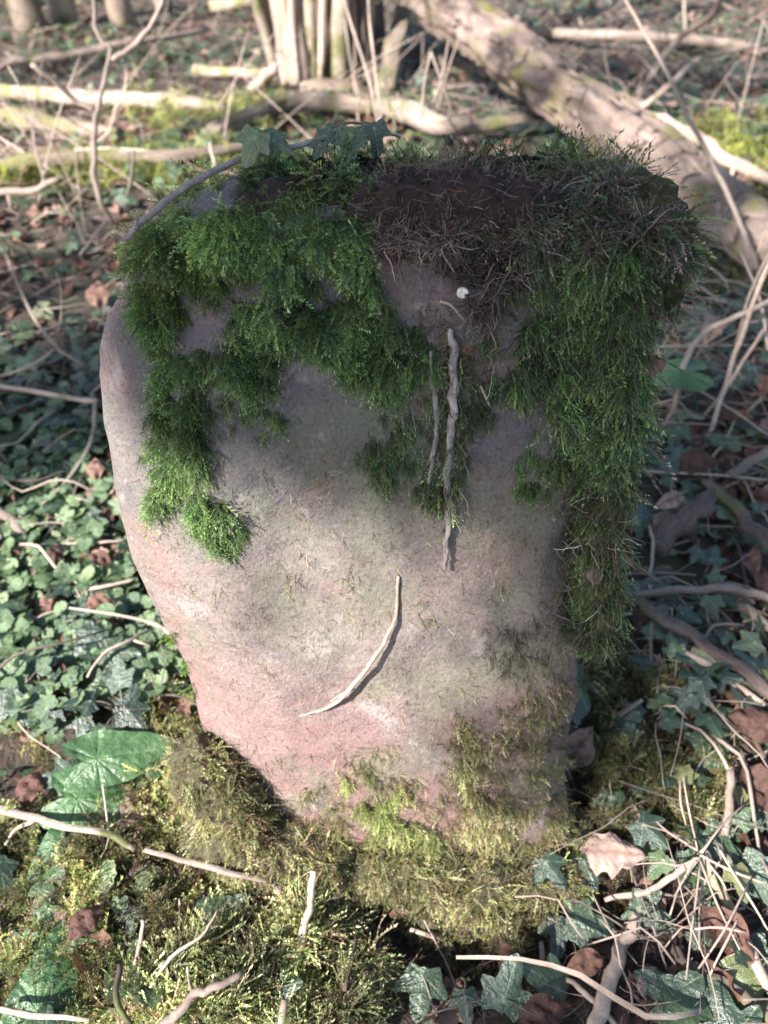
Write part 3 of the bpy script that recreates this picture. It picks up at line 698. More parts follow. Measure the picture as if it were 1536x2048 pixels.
TWIG_M = [stalk_mesh(50+i, mat=('twig', 'dark', 'pale')[i % 3], w_=.008+.003*(i % 3), bend=.11) for i in range(6)]
FAR_STALK = variants('far_stalk', STALK_M); FAR_TWIG = variants('far_twig', TWIG_M)
def in_stone(x, y, pad=.02): return -.26-pad < x < .22+pad and Y0-pad < y < Y0+THK+.16+pad

# ------------------------------------------------------------------ carpet beyond the pieces one can pick out
def wedge(n, y0, y1, pw=1.0, xr=None):
    out = []
    while len(out) < n:
        y = y0+(y1-y0)*rng.random()**pw; hw = .55+y*.88
        x = rng.uniform(-hw, hw) if xr is None else rng.uniform(*xr)
        if in_stone(x, y): continue
        out.append((x, y))
    return out
def carpet(name, grp, pts, size, lift, tilt, label, cat, dens=None, tint=(1, 1, 1), flat=False):
    P, Rt, S = [], [], []
    for x, y in pts:
        if dens and rng.random() > dens(x, y): continue
        z = G(x, y)+rng.uniform(*lift)
        P.append((x, y, z))
        if flat:  # sticks lying down
            e = frame(Vector((rng.normal(), rng.normal(), rng.normal()*tilt)), Vector(rng.normal(0, 1, 3))).to_euler()
        else:
            e = frame(Vector((rng.normal()*tilt, rng.normal()*tilt, 1)), Vector(rng.normal(0, 1, 3))).to_euler()
        Rt.append(e); S.append(size*rng.uniform(.55, 1.35))
    return scatter(name, grp, P, Rt, S, np.tile(np.array(tint), (len(P), 1)), label=label, cat=cat)
def front(x, y):          # the hollow in front of the stone and the moss mounds carry little else
    u, v = proj((x, y, 0))
    if v > 1780 and 560 < u < 1260: return .12
    if v > 1480 and u <= 620: return .22
    if v > 1300 and 1140 < u < 1330: return .2
    if v > 1450 and u > 1240: return .3
    if v > 1650: return .4
    return 1
def nz2(x, y, s, o): return noise.noise(Vector((x*s, y*s, o)))*.5+.5
def sm(a, lo, hi): return min(1, max(0, (a-lo)/(hi-lo)))
carpet('ivy_carpet', FAR_IVY, wedge(32000, .25, 11, 1.6), .046, (.01, .045), .35, 'distant carpet of small dark ivy leaves over the woodland floor', 'ivy', lambda x, y: front(x, y)*(.35 if y < 1.5 and x < -.2 else 1)*(.12+.88*sm(nz2(x, y, 1.1, 2), .42, .58)))
carpet('leaf_litter', FAR_DRY, wedge(16000, .25, 11, 1.4), .062, (.0, .025), .45, 'brown leaf litter scattered over the woodland floor', 'dry leaves', lambda x, y: front(x, y)*(.25+.75*sm(nz2(x, y, 1.3, 8), .45, .6)))
carpet('dry_stalk_litter', FAR_STALK, wedge(5200, .25, 11, 1.3), .17, (.005, .035), .16, 'fine straw and dry stems strewn over the woodland floor', 'dry stems', lambda x, y: (.25+.75*(x > .2))*front(x, y), flat=True)
carpet('twig_litter', FAR_TWIG, wedge(2500, .25, 11, 1.2), .22, (.005, .05), .22, 'fine broken twigs strewn over the woodland floor', 'twigs', lambda x, y: front(x, y), flat=True)
carpet('dry_grass', FAR_STALK, wedge(5200, 1.9, 10, 1.3), .24, (.0, .03), .45, 'pale dry grass and weed stems lying over the sunlit floor beyond the stone', 'dry grass', lambda x, y: sm(nz2(x, y, .8, 31), .38, .55), flat=True)
carpet('brushwood', FAR_TWIG, wedge(300, 2.6, 10, 1.1), .38, (.0, .10), .45, 'tangled thin brushwood over the woodland floor beyond the stone', 'brushwood', flat=True)
carpet('low_herbs', FAR_ROUND, wedge(2600, .35, 1.6, 1., (-1.2, -.2)), .030, (.01, .05), .4, 'low round leaved herbs crowding the ground left of the stone', 'herbs', lambda x, y: front(x, y)*(1 if proj((x, y, 0))[1] > 850 else .3))
carpet('low_herbs', FAR_ROUND, wedge(5200, 1.4, 9, 1.3), .036, (.01, .04), .4, 'low round leaved herbs spreading beyond the stone', 'herbs', lambda x, y: sm(nz2(x, y, .9, 14), .45, .55)*(1 if x < .5 else .4))

def ground_moss(name, grp, poly, n, size, cols, label, down=-.2, rnd=.4, thick=.012, patch=.3, ps=.02):
    return moss_on(name, grp, poly, n, size, cols, .8, down, rnd, thick, 14, patch, ps, target='ground', label=label, cat='moss')
ground_moss('moss', GRASSY, [(330, 1900), (500, 1850), (640, 1800), (740, 1890), (760, 2000), (740, 2080), (250, 2080), (280, 1960)], 9500, .030, [(.34, .38, .17), (.44, .48, .25), (.24, .28, .11), (.50, .50, .31), (.28, .21, .13)], 'pale green feathery moss mound in front of the stone', -.2, .45, .03, .36)
ground_moss('moss', FLUFF, [(180, 1640), (400, 1540), (440, 1640), (520, 1740), (600, 1820), (520, 1880), (330, 1900), (200, 1860), (120, 1760)], 9000, .022, OLIVE+YEL[:2]+BROWN[:2], 'olive and brown moss tumbling over the ground left of the stone foot', -.1, .6, .03, .44)
ground_moss('moss', FLUFF, [(0, 1640), (180, 1640), (200, 1860), (330, 1920), (280, 2060), (0, 2060)], 6000, .022, OLIVE+YEL[:1]+GREEN[:1], 'olive moss among dead leaves in the bottom left corner', -.1, .6, .03, .47)
ground_moss('moss', FLUFF, [(300, 1290), (390, 1330), (400, 1480), (420, 1560), (330, 1560), (260, 1450)], 3600, .018, YEL[:4]+OLIVE, 'yellow moss cushion against the lower left edge of the stone', -.1, .4, .025, .1)
ground_moss('moss', FLUFF, [(160, 1100), (300, 1180), (330, 1300), (200, 1300), (120, 1240), (60, 1420), (120, 1560), (0, 1560), (0, 1300)], 1700, .016, OLIVE+YEL[:2], 'small moss tufts between the round leaves left of the stone', -.1, .5, .015, .5)
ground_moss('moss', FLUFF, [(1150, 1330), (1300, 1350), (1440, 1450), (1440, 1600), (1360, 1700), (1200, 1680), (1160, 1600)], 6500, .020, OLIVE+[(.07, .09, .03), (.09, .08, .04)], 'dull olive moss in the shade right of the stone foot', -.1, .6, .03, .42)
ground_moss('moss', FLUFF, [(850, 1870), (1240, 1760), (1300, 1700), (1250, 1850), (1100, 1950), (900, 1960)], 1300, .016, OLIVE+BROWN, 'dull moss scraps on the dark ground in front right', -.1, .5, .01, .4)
ground_moss('dead_roots', THREAD, [(0, 1560), (600, 1800), (1250, 1800), (1536, 1500), (1536, 2060), (0, 2060)], 2600, .030, BROWN+GREYB, 'dead strands and rootlets littering the ground in front of the stone', .1, .9, .02, .2)
ground_moss('moss', FLUFF, [(0, 340), (220, 300), (560, 290), (620, 330), (420, 350), (300, 370), (0, 380)], 4200, .035, [(.32, .36, .09), (.45, .47, .12), (.25, .28, .08)], 'sunlit yellow moss bank behind the left shoulder of the stone', -.1, .5, .03, .3, .012)
ground_moss('moss', FLUFF, [(1220, 240), (1536, 250), (1536, 400), (1400, 330), (1300, 290)], 2600, .040, [(.32, .36, .09), (.45, .47, .12), (.25, .28, .08)], 'sunlit yellow moss on the ground beyond the fallen trunk', -.1, .5, .03, .35, .012)
ground_moss('moss', FLUFF, [(250, 210), (560, 200), (640, 260), (420, 270), (200, 250)], 2600, .045, [(.35, .38, .12), (.5, .5, .2), (.25, .28, .1)], 'bright moss patch in the sun in front of the far pale log', -.1, .5, .03, .35, .015)
ground_moss('moss', FLUFF, [(1240, 480), (1400, 480), (1536, 560), (1536, 620), (1300, 600)], 1500, .026, [(.16, .20, .05), (.22, .26, .07), (.12, .16, .05)], 'sunlit moss patch at the foot of the fallen trunk', -.1, .5, .02, .35, .012)

# ------------------------------------------------------------------ placed sticks and branches
def gq(u, v, h=0.):        # on the ground, or on the moss or stone where that stands in front of it
    p = gp(u, v, h); q, nn = cast(u, v)
    if q is not None and (q-CO).length < (p-CO).length+.01: return CO+(q-CO)*(1-.020/(q-CO).length)
    return p
def stick(name, pts, r, mat, label, cat, group=None, seg=8, k=5, rough=.15, sides=(), stone_=False, part='shoot'):
    W = []
    for q in pts:
        if len(q) == 4: W.append(rp(q[0], q[1], q[3]))
        elif stone_:
            p, nn = cast(q[0], q[1]); W.append(p+nn*q[2] if p is not None else on_face(q[0], q[1], -q[2]))
        else: W.append(gq(q[0], q[1], q[2]+(.022 if q[1] > 1640 and q[0] < 760 else 0)) if q[1] > 1100 else gp(*q))
    v, f, u = tube(W, r, seg, k, rough)
    c = W[0].copy(); me = mkmesh(name, [p-c for p in v], f, M[mat], True, None, u)
    o = link(name, me); o.location = c; tag(o, label, cat, group)
    for sp, sr in sides:
        S = [(rp(q[0], q[1], q[3]) if len(q) == 4 else gp(*q)) for q in sp]
        v, f, u = tube(S, sr, 6, 4, .1); link(part, mkmesh(part, [p-c for p in v], f, M[mat], True, None, u), o)
    return o
# on the stone
stick('dead_vine', [(903, 655, .006), (905, 740, .008), (900, 840, .008), (897, 930, .008), (896, 1020, .008), (893, 1090, .009), (890, 1128, .010)], [.0032, .0040, .0036, .0036, .0032, .0026, .0016], 'ivystem', 'longer grey dead vine stem running straight down the stone face', 'vine stem', stone_=True, rough=.4, k=8)
stick('dead_vine', [(862, 700, .005), (868, 780, .006), (872, 850, .006), (866, 910, .006), (858, 962, .006)], [.0020, .0024, .0021, .0014], 'ivystem', 'shorter thin dead vine stem beside the long one on the stone face', 'vine stem', stone_=True, rough=.4, k=8)
stick('root', [(797, 1150, .002), (794, 1215, .004), (775, 1265, .010), (735, 1320, .014), (690, 1375, .013), (650, 1403, .010), (600, 1424, .006)], [.0016, .0019, .0022, .0023, .0027, .0019, .0008], 'pale', 'curved pale dead root standing off the lower face of the stone', 'root', stone_=True)
for pp, rr, nn_ in (([(985, 655, .004), (1003, 625, .010)], [.0016, .001], 'slanting right of the top of the long dead vine'), ([(960, 770, .004), (978, 808, .007)], [.0014, .001], 'hanging in moss halfway down the long dead vine'), ([(880, 600, .004), (905, 612, .008), (930, 640, .008)], [.0016, .001], 'arched just below the snail shell'), ([(700, 1370, .006), (660, 1395, .006)], [.001, .0008], 'lying against the curved pale root')):
    stick('straw_scrap', pp, rr, 'straw', 'straw scrap '+nn_, 'straw', 'straw scraps caught on the stone', stone_=True, seg=5)
# shell
p, nn = cast(927, 570)
V, F = lump((0, 0, 0), (.0045, .0034, .0038), 5, .18)
sh = link('snail_shell', mkmesh('snail_shell', V, F, M['shell'])); sh.location = p+nn*.016
for i in range(3):
    a = [Vector((math.cos(t)*.0042*(1-i*.27), -.0036, math.sin(t)*.0038*(1-i*.27))) for t in np.linspace(0, 5.4, 8)]
    v, f, u = tube(a, [.0011-.0002*i, .0006], 6, 3, 0); link('whorl', mkmesh('whorl', v, f, M['shell'], True, None, u), sh)
tag(sh, 'tiny white snail shell lodged in the dark roots near the stone top', 'snail shell')

# leaf placing: at a photo point, a height over ground, screen direction of the tip, size in metres
def leaf_at(u, v, h, ang, size, mesh, parent=None, tilt=.5, name='leaf', t=None, side=0.):
    p = gq(u, v, h) if t is None else rp(u, v, t)
    tocam = (CO-p).normalized(); n = (Vector((0, 0, 1))*(1-tilt)+tocam*tilt+Vector((side, 0, 0))).normalized()
    sx, sy = math.cos(R(ang)), math.sin(R(ang)); tip = Vector((sx, sy*SP, sy*CP))
    tip = (tip-n*tip.dot(n)).normalized(); x = tip.cross(n)
    o = link(name, mesh); m = Matrix((x, tip, n)).transposed()
    o.rotation_euler = m.to_euler(); o.scale = (size,)*3
    o.location = p-tip*size*.35
    return o, p-tip*size*.35
def sprig(name, label, cat, leaves, base, mat='twig', group=None, mesh_list=None, r=.0011):
    """leaves: (u,v,h,ang,size[,mesh[,tilt]]); one stem with leaf children"""
    b = gp(*base) if len(base) == 3 else rp(base[0], base[1], base[3])
    root = empty(name, b); tag(root, label, cat, group); parts = []
    for q in leaves:
        me = (mesh_list or IVY_M)[random.randrange(len(mesh_list or IVY_M))] if len(q) < 6 or q[5] is None else q[5]
        o, at = leaf_at(*q[:5], me, tilt=q[6] if len(q) > 6 else .5)
        o.parent = root; o.location = at-b
        mid = (at+b)/2+Vector((random.uniform(-.01, .01), random.uniform(-.01, .01), .012))
        parts.append(tube([Vector((0, 0, 0)), mid-b, at-b], [r*1.2, r, r*.8], 5, 4, .1))
    v, f, u = join(parts); link('stem', mkmesh('stem', v, f, M[mat], True, None, u), root)
    return root

# ivy vine lying over the left shoulder
def top_vine():
    W = [rp(250, 478, .645), rp(330, 405, .645), rp(420, 345, .655), rp(480, 320, .665), rp(560, 300, .68), rp(640, 282, .70), rp(700, 262, .725), rp(760, 262, .735), rp(800, 275, .75)]
    c = W[0]; root = empty('ivy_vine', c); tag(root, 'woody ivy vine with dark drooping leaves lying across the upper left of the stone', 'ivy vine')
    v, f, u = tube([p-c for p in W], [.0022, .0031, .0031, .0028, .0026, .0023, .0019, .0015, .0011], 10, 4, .12)
    link('stem', mkmesh('stem', v, f, M['ivystem'], True, None, u), root)
    v, f, u = tube([rp(250, 478, .645)-c, rp(266, 462, .64)-c, rp(272, 440, .635)-c], [.0028, .0026, .0015], 7, 4, .2)
    link('shoot', mkmesh('shoot', v, f, M['ivystem'], True, None, u), root)
    v, f, u = tube([rp(545, 305, .712)-c, rp(560, 275, .70)-c, rp(575, 290, .70)-c], [.002, .0018, .0012], 7, 4, .2)
    link('shoot', mkmesh('shoot', v, f, M['dark'], True, None, u), root)
    v, f, u = tube([rp(640, 262, .74)-c, rp(700, 246, .75)-c, rp(765, 255, .765)-c], [.0012, .0012, .001], 6, 4, .2)
    link('shoot', mkmesh('shoot', v, f, M['dark'], True, None, u), root)
    for (uu, vv, tt, ang, s, tl) in [(503, 295, .655, 250, .026, .75), (528, 268, .665, 40, .020, .5), (700, 292, .70, 265, .028, .9), (752, 275, .715, 280, .024, .8), (560, 288, .665, 330, .018, .6), (635, 300, .69, 250, .014, .8), (655, 262, .70, 60, .016, .6)]:
        o, at = leaf_at(uu, vv, 0, ang, s, IVY_M[random.randrange(7)], tilt=tl, t=tt); o.parent = root; o.location = at-c
top_vine()
# prominent ivy leaves round the foot of the stone
I = 'ivy'
sprig('ivy_sprig', 'glossy green ivy leaf with a brown blotch against the lower right moss skirt', I, [(1105, 1742, .07, 300, .036)], (1060, 1790, .02))
sprig('ivy_sprig', 'darker ivy leaf pointing down beside the blotched one at the stone foot', I, [(1176, 1742, .06, 290, .036)], (1150, 1800, .02))
sprig('ivy_sprig', 'pair of overlapping veined ivy leaves, one nibbled, below the right of the stone', I, [(1180, 1848, .05, 340, .050), (1118, 1872, .045, 262, .040)], (1060, 1812, .03), 'straw')
sprig('ivy_sprig', 'large veined ivy leaf at the bottom edge right of centre', I, [(842, 1985, .04, 262, .046)], (870, 2050, .0))
sprig('ivy_sprig', 'small pointed ivy leaf beside the large one at the bottom edge', I, [(932, 2012, .03, 275, .030)], (905, 1960, .01))
sprig('ivy_sprig', 'broad blue green two lobed ivy leaf in the lower right corner', I, [(1338, 1955, .04, 90, .046, IVY_BI)], (1390, 2040, .0))
sprig('ivy_sprig', 'pale sunlit ivy leaf beside the orange dead leaf right of the stone', I, [(1304, 1665, .06, 310, .040)], (1400, 1700, .02))
sprig('ivy_sprig', 'dark narrow leaf hanging in the black gap right of the stone foot', I, [(1224, 1612, .03, 265, .036)], (1220, 1560, .05))
sprig('ivy_sprig', 'small green ivy leaf by the upright pale stick at the right edge', I, [(1488, 1635, .05, 60, .026)], (1460, 1680, .01))
sprig('ivy_sprig', 'pair of green ivy leaves under the dark slanting branch', I, [(1406, 1378, .06, 280, .034), (1372, 1400, .05, 230, .034)], (1440, 1440, .01))
sprig('ivy_sprig', 'blue ivy leaf lying flat in shade below the slanting branch', I, [(1325, 1405, .02, 180, .045)], (1370, 1440, .01))
sprig('ivy_sprig', 'green ivy leaf above the slanting branch near the right edge', I, [(1495, 1288, .05, 190, .036)], (1520, 1330, .01))
sprig('ivy_sprig', 'heart shaped ivy leaf beside the two stacked leaves right of the stone', I, [(1378, 1232, .04, 330, .034)], (1340, 1200, .01))
sprig('ivy_sprig', 'two ivy leaves stacked one above the other in the shade right of the stone', I, [(1426, 1212, .05, 270, .034), (1432, 1150, .05, 90, .028)], (1440, 1270, .01))
sprig('ivy_sprig', 'bright green young ivy leaf below the bark chunk on the right', I, [(1392, 1110, .05, 240, .028)], (1400, 1080, .01))
sprig('ivy_sprig', 'five pointed dark ivy leaf among straw at the right, above the dead leaf', I, [(1352, 868, .05, 250, .048)], (1300, 860, .02))
sprig('ivy_sprig', 'pale sunlit ivy leaf at the far left above the arum leaves', I, [(62, 1400, .05, 60, .056), (150, 1440, .03, 200, .04)], (110, 1440, .0))
sprig('ivy_sprig', 'two silvery sunlit ivy leaves crossed by a twig left of the stone', I, [(175, 1280, .05, 240, .046), (240, 1305, .05, 0, .048)], (200, 1330, .0))
sprig('ivy_sprig', 'dark upright ivy leaf in the gap at the lower left of the stone', I, [(262, 1400, .05, 80, .040), (300, 1360, .04, 110, .03)], (270, 1450, .0))
sprig('ivy_sprig', 'dark blue ivy leaf beside the lower arum leaf', I, [(112, 1555, .05, 200, .045)], (150, 1580, .02))
# arum leaves
_aa = [0, 8, 18, 32, 52, 78, 105, 128, 145, 158, 170, 180]; _ar = [1.0, .86, .68, .50, .405, .37, .38, .43, .47, .40, .20, .12]
AR = [radial_leaf('arum_blade', lambda a: float(np.interp(abs(math.degrees(a)), _aa, _ar)), M['arum'], 7, .12, (0, 24, -24, 48, -48, 85, -85, 145, -145), .035, s, fold=.22, droop=.22) for s in (3, 8)]
def arum(u, v, h, ang, size, label, k=0, tilt=.5, base=None):
    o, at = leaf_at(u, v, h, ang, size, AR[k], tilt=tilt, name='blade')
    b = gp(*base); root = empty('arum_leaf', b); tag(root, label, 'arum leaf'); o.parent = root
    o.location = at-b
    vv, f, uu = tube([Vector((0, 0, 0)), (at-b)*.6+Vector((0, 0, .01)), at-b], [.0022, .002, .0018], 6, 4, .05)
    link('stalk', mkmesh('stalk', vv, f, M['arum'], True, {'vein': [0]*len(vv)}, uu), root)
arum(255, 1505, .05, 18, .112, 'broad glossy arum leaf, the upper of two left of the stone foot', 0, .4, (110, 1570, .0))
arum(215, 1605, .05, -6, .112, 'pointed glossy green arum leaf lit by sun, the lower of the two', 1, .45, (80, 1660, .0))
arum(1318, 740, .16, 172, .14, 'long blue grey arum leaf held out level in the shade right of the stone', 0, .15, (1400, 830, .0))
arum(95, 1720, .04, 240, .06, 'pale green upright young leaf with a shadow across it at the lower left', 1, .6, (130, 1750, .0))
arum(98, 1950, .03, 80, .10, 'long pale arum leaf fallen on the ground in the bottom left corner', 0, .5, (90, 2040, .0))
# dead leaves
def dead(u, v, h, ang, size, label, k=None, tilt=.4, group=None):
    if label: h += .03
    o, at = leaf_at(u, v, h, ang, size, DRY_M[k if k is not None else random.randrange(8)], tilt=tilt, name='dead_leaf')
    o.location = at; tag(o, label, 'dead leaf', group); return o
dead(195, 590, .05, 100, .11, 'purple brown dead leaf in shade at the upper left edge of the stone', 1)
dead(1405, 925, .04, 190, .085, 'largest pinkish brown oak leaf on straw right of the stone', 0)
dead(1350, 995, .03, 200, .06, 'small pink brown dead leaf just below the big oak leaf', 1)
dead(1425, 660, .05, 60, .11, 'pale pinkish oak leaf propped behind the bent white cane', 2)
dead(1330, 1040, .02, 250, .07, 'grey brown dead leaf beside the bark chunk on the right', 3)
dead(1245, 1705, .03, 170, .085, 'orange dead leaf glowing in the sun right of the stone foot', 4)
dead(1035, 1945, .01, 110, .062, 'round brown dead leaf at the bottom, beside the thick stick', 1)
dead(1075, 2030, .01, 20, .062, 'brown dead leaf cut by the bottom edge beside the thick stick', 3)
dead(185, 1900, .0, 300, .075, 'curled red brown leaf with wavy edge at the bottom left', 5)
dead(160, 1850, .04, 60, .05, 'pink dead leaf tip above the curled leaf at the bottom left', 1)
dead(790, 1828, .03, 0, .022, 'tiny orange dead leaf under the moss skirt', 3)
dead(1182, 1920, .02, 200, .05, 'dark brown dead leaf under the pair of ivy leaves', 1)
dead(1440, 1850, .02, 300, .08, 'purple brown dead leaf under straw near the right edge', 3)
dead(1500, 1440, .03, 330, .085, 'pink dead leaf lit at the right edge below the slanting branch', 1)
dead(1500, 1560, .03, 300, .075, 'red brown bark coloured leaf at the right edge', 5)
dead(55, 1580, .03, 80, .06, 'pale pink torn leaf at the left edge beside the arum', 1)
dead(205, 1120, .03, 150, .05, 'orange brown leaf half buried among round leaves left of the stone', 3)
dead(190, 940, .03, 100, .06, 'dark purple leaf against the left edge of the stone', 1)
dead(190, 1205, .04, 10, .05, 'red brown dead leaf among the round leaves near the stone', 3)
dead(110, 1110, .02, 100, .05, 'grey pink dead leaf between round leaves at the far left', 1)
dead(1530, 770, .05, 80, .07, 'orange pink dead leaf cut by the right edge', 2)
dead(948, 690-0, 0, 0, .001, 'x', 1) if False else None
for (u, v, a, s, lb) in [(945, 685, 20, .014, 'tiny tan leaf scrap on the stone face beside the vine stems'), (765, 512, 90, .007, 'tiny orange bud scale in the dark roots on the stone'), (815, 385, 170, .022, 'flat pinkish bark flake lying on the soil of the stone top')]:
    p, nn = cast(u, v)
    o = link('leaf_scrap', DRY_M[1]); m = frame(nn, Vector((0, 0, 1))) @ Matrix.Rotation(R(a), 3, 'Z'); o.rotation_euler = m.to_euler(); o.scale = (s,)*3; o.location = p+nn*.020; tag(o, lb, 'leaf scrap')

# sticks on the ground, left and front
B = 'branch'; T_ = 'twig'
stick('branch', [(-30, 1610, .06), (60, 1635, .06), (150, 1655, .055), (230, 1672, .05), (270, 1700, .04)], [.0052, .005, .0042, .004, .003], 'pale', 'pale knobbly branch entering from the left below the arum leaves', B, sides=[([(70, 1640, .06), (30, 1660, .05), (10, 1690, .04)], [.003, .0015])])
stick('branch', [(290, 1700, .045), (370, 1722, .05), (450, 1745, .045), (530, 1765, .03), (600, 1815, .01)], [.003, .0035, .0035, .003, .002], 'twig', 'thin branch running through moss towards the stone foot', B)
stick('branch', [(626, 1742, 0, .90), (622, 1800, 0, .90), (610, 1850, 0, .90), (600, 1900, 0, .895), (592, 1935, 0, .89)], [.0038, .0042, .0045, .004, .0035], 'pale', 'short pale stick standing up in front of the stone', B)
stick('twig', [(285, 1840, .05), (280, 1890, .03), (266, 1935, .01)], [.0020, .0028, .0025], 'pale', 'short pale broken twig upright in the bottom left moss', T_)
stick('twig', [(435, 1820, .06), (405, 1870, .05), (360, 1900, .04), (330, 1930, .03), (300, 1975, .02)], [.0012, .0018, .002, .002], 'straw', 'slender arched twig in the front left moss', T_)
stick('branch', [(485, 1945, .055), (430, 1975, .055), (390, 1990, .05), (350, 2030, .05), (320, 2070, .04)], [.0035, .004, .005, .0055], 'twig', 'lichen grey branch lying in the front moss mound', B, sides=[([(385, 1988, .05), (378, 1960, .065), (376, 1935, .08)], [.002, .001])])
stick('twig', [(-10, 2020, .03), (60, 2028, .035), (180, 2040, .04)], [.0028, .003, .002], 'pale', 'straight pale twig crossing the bottom left corner', T_)
stick('twig', [(240, 1930, .04), (232, 1990, .05), (262, 2050, .05)], [.003, .0035, .003], 'dark', 'hooked brown twig at the bottom left', T_)
stick('twig', [(570, 2000, .03), (560, 2060, .02)], [.004, .004], 'pale', 'pale stub poking out of the front moss mound', T_)
stick('branch', [(-20, 768, .08), (60, 782, .08), (130, 795, .08), (195, 802, .07)], [.005, .006, .006, .005], 'pale', 'pale straight branch pointing at the left side of the stone', B, sides=[([(190, 805, .07), (186, 870, .07), (150, 940, .05), (90, 1005, .04), (0, 1055, .03)], [.004, .0038, .0035, .003])], part='bent_shoot')
stick('twig', [(-10, 1100, .04), (90, 1090, .045), (200, 1085, .045), (250, 1080, .04)], [.0022, .0026, .002], 'straw', 'thin pale stem lying level left of the stone', T_)
stick('twig', [(130, 1190, .04), (200, 1175, .05), (270, 1158, .05)], [.002, .003, .0028], 'straw', 'short pale broken stem by the left edge of the stone', T_)
stick('twig', [(175, 1355, .05), (205, 1310, .06), (260, 1280, .065), (310, 1255, .05)], [.002, .0028, .0025, .0018], 'straw', 'thin twig slanting up to the stone over sunlit leaves', T_, sides=[([(265, 1280, .062), (300, 1292, .06)], [.002, .0012])])
stick('twig', [(62, 1230, .04), (70, 1280, .03), (76, 1330, .02)], [.004, .004, .003], 'dark', 'dark short stick standing among the round leaves', T_)
stick('branch', [(-20, 1010, .05), (30, 1045, .04), (50, 1090, .03)], [.009, .009, .007], 'twig', 'stubby grey branch end at the left edge', B)
stick('twig', [(-10, 950, .04), (60, 962, .05), (140, 940, .04)], [.003, .0032, .002], 'twig', 'dull twig in the shade at the left edge', T_)
stick('twig', [(0, 480, .06), (60, 620, .05), (120, 700, .04), (170, 730, .03)], [.004, .004, .003], 'twig', 'grey twig sloping down through shade at the upper left', T_)
stick('branch', [(-20, 388, .06), (60, 378, .08), (122, 355, .10)], [.012, .012, .009], 'pale', 'brown broken branch stub pointing in from the left edge', B, sides=[([(15, 385, .06), (22, 420, .02)], [.006, .003])])
stick('twig', [(150, 296, .05), (250, 298, .06), (356, 303, .05)], [.006, .006, .004], 'pale', 'straight white stick lying on the mossy bank at the upper left', T_)
# right
stick('branch', [(1190, 1150, .07), (1240, 1185, .07), (1330, 1240, .06), (1410, 1290, .05), (1480, 1340, .04), (1560, 1400, .03)], [.0085, .0095, .010, .010, .0105, .0105], 'dark', 'dark smooth branch slanting down from behind the stone to the right edge', B, seg=12)
stick('branch', [(1265, 1190, .04), (1340, 1182, .05), (1440, 1178, .055), (1480, 1182, .055), (1560, 1200, .05)], [.005, .007, .0075, .0075, .007], 'twig', 'pale pinkish stick lying level above the slanting branch', B)
stick('branch', [(1322, 1095, .04), (1350, 1060, .05), (1390, 1030, .05), (1440, 985, .05)], [.016, .019, .019, .016], 'dark', 'thick rough chunk of bark covered branch right of the stone', B, seg=12, rough=.3)
stick('branch', [(1410, 965, .05), (1460, 1010, .05), (1510, 1060, .05), (1560, 1110, .05)], [.010, .013, .014, .014], 'dark', 'crooked bark covered branch slanting into the right edge', B, seg=10, rough=.3)
stick('branch', [(1460, 950, .06), (1500, 925, .06), (1560, 890, .07)], [.008, .010, .010], 'twig', 'short brown branch at the right edge above the bark chunk', B)
stick('twig', [(1298, 1050, .04), (1308, 1090, .04), (1298, 1150, .02)], [.003, .0032, .0025], 'pale', 'small hooked pale twig beside the bark chunk', T_)
stick('twig', [(1305, 1245, .05), (1300, 1310, .03), (1306, 1385, .01)], [.0028, .003, .0028], 'twig', 'thin upright twig below the slanting branch', T_)
stick('twig', [(1340, 1290, .04), (1400, 1320, .04), (1440, 1345, .03), (1530, 1410, .02)], [.005, .006, .005, .004], 'straw', 'pale flat stick tucked under the slanting branch', T_)
stick('twig', [(1450, 1195, .03), (1500, 1225, .03), (1550, 1260, .03)], [.007, .008, .007], 'pale', 'pale broken stick lit at the right edge', T_)
stick('twig', [(1240, 1430, .03), (1285, 1400, .05)], [.004, .003], 'twig', 'short grey twig stub in the dark moss right of the stone', T_)
stick('branch', [(1295, 1770, .03), (1270, 1840, .03), (1240, 1910, .03), (1215, 1980, .03), (1190, 2070, .03)], [.0058, .0072, .0085, .0088, .009], 'pale', 'thick pale stick slanting to the bottom edge right of centre', B, seg=10)
stick('twig', [(1210, 1800, .04), (1290, 1785, .05), (1350, 1750, .06), (1392, 1720, .07)], [.003, .0038, .004, .004], 'twig', 'curved twig joining the fan of straw on the right', T_)
stick('branch', [(1460, 1540, .08), (1458, 1600, .06), (1450, 1670, .03)], [.0052, .0055, .005], 'twig', 'upright brown stub near the right edge', B)
stick('branch', [(1405, 1700, .05), (1440, 1780, .045), (1480, 1860, .04), (1550, 1990, .03)], [.0055, .0065, .0065, .006], 'twig', 'long grey stick slanting down to the lower right corner', B)
stick('branch', [(1345, 1900, .03), (1400, 1945, .03), (1480, 1990, .03), (1560, 2050, .03)], [.006, .008, .008, .008], 'dark', 'flat splintered bark strip in the lower right corner', B, rough=.4)
stick('twig', [(1082, 1885, .05), (1090, 1950, .04), (1112, 2015, .02)], [.003, .0032, .0025], 'twig', 'thin curved twig hanging below the ivy pair', T_)
stick('twig', [(1128, 1955, .03), (1170, 1985, .03), (1230, 2050, .02)], [.003, .0032, .003], 'pale', 'grey white twig near the thick stick at the bottom', T_)
stick('twig', [(820, 1858, .03), (880, 1878, .03)], [.003, .003], 'twig', 'short brown twig lying under the moss skirt', T_)
stick('twig', [(848, 1840, .03), (890, 1920, .03), (915, 1980, .03), (935, 2000, .03)], [.0011, .0012, .001], 'straw', 'thin thread like stem leading to the small pointed ivy leaf', T_)
stick('twig', [(690, 1980, .04), (712, 1880, .03), (706, 1830, .02)], [.002, .0022, .0015], 'dark', 'dark thin twig in the hollow in front of the stone', T_)
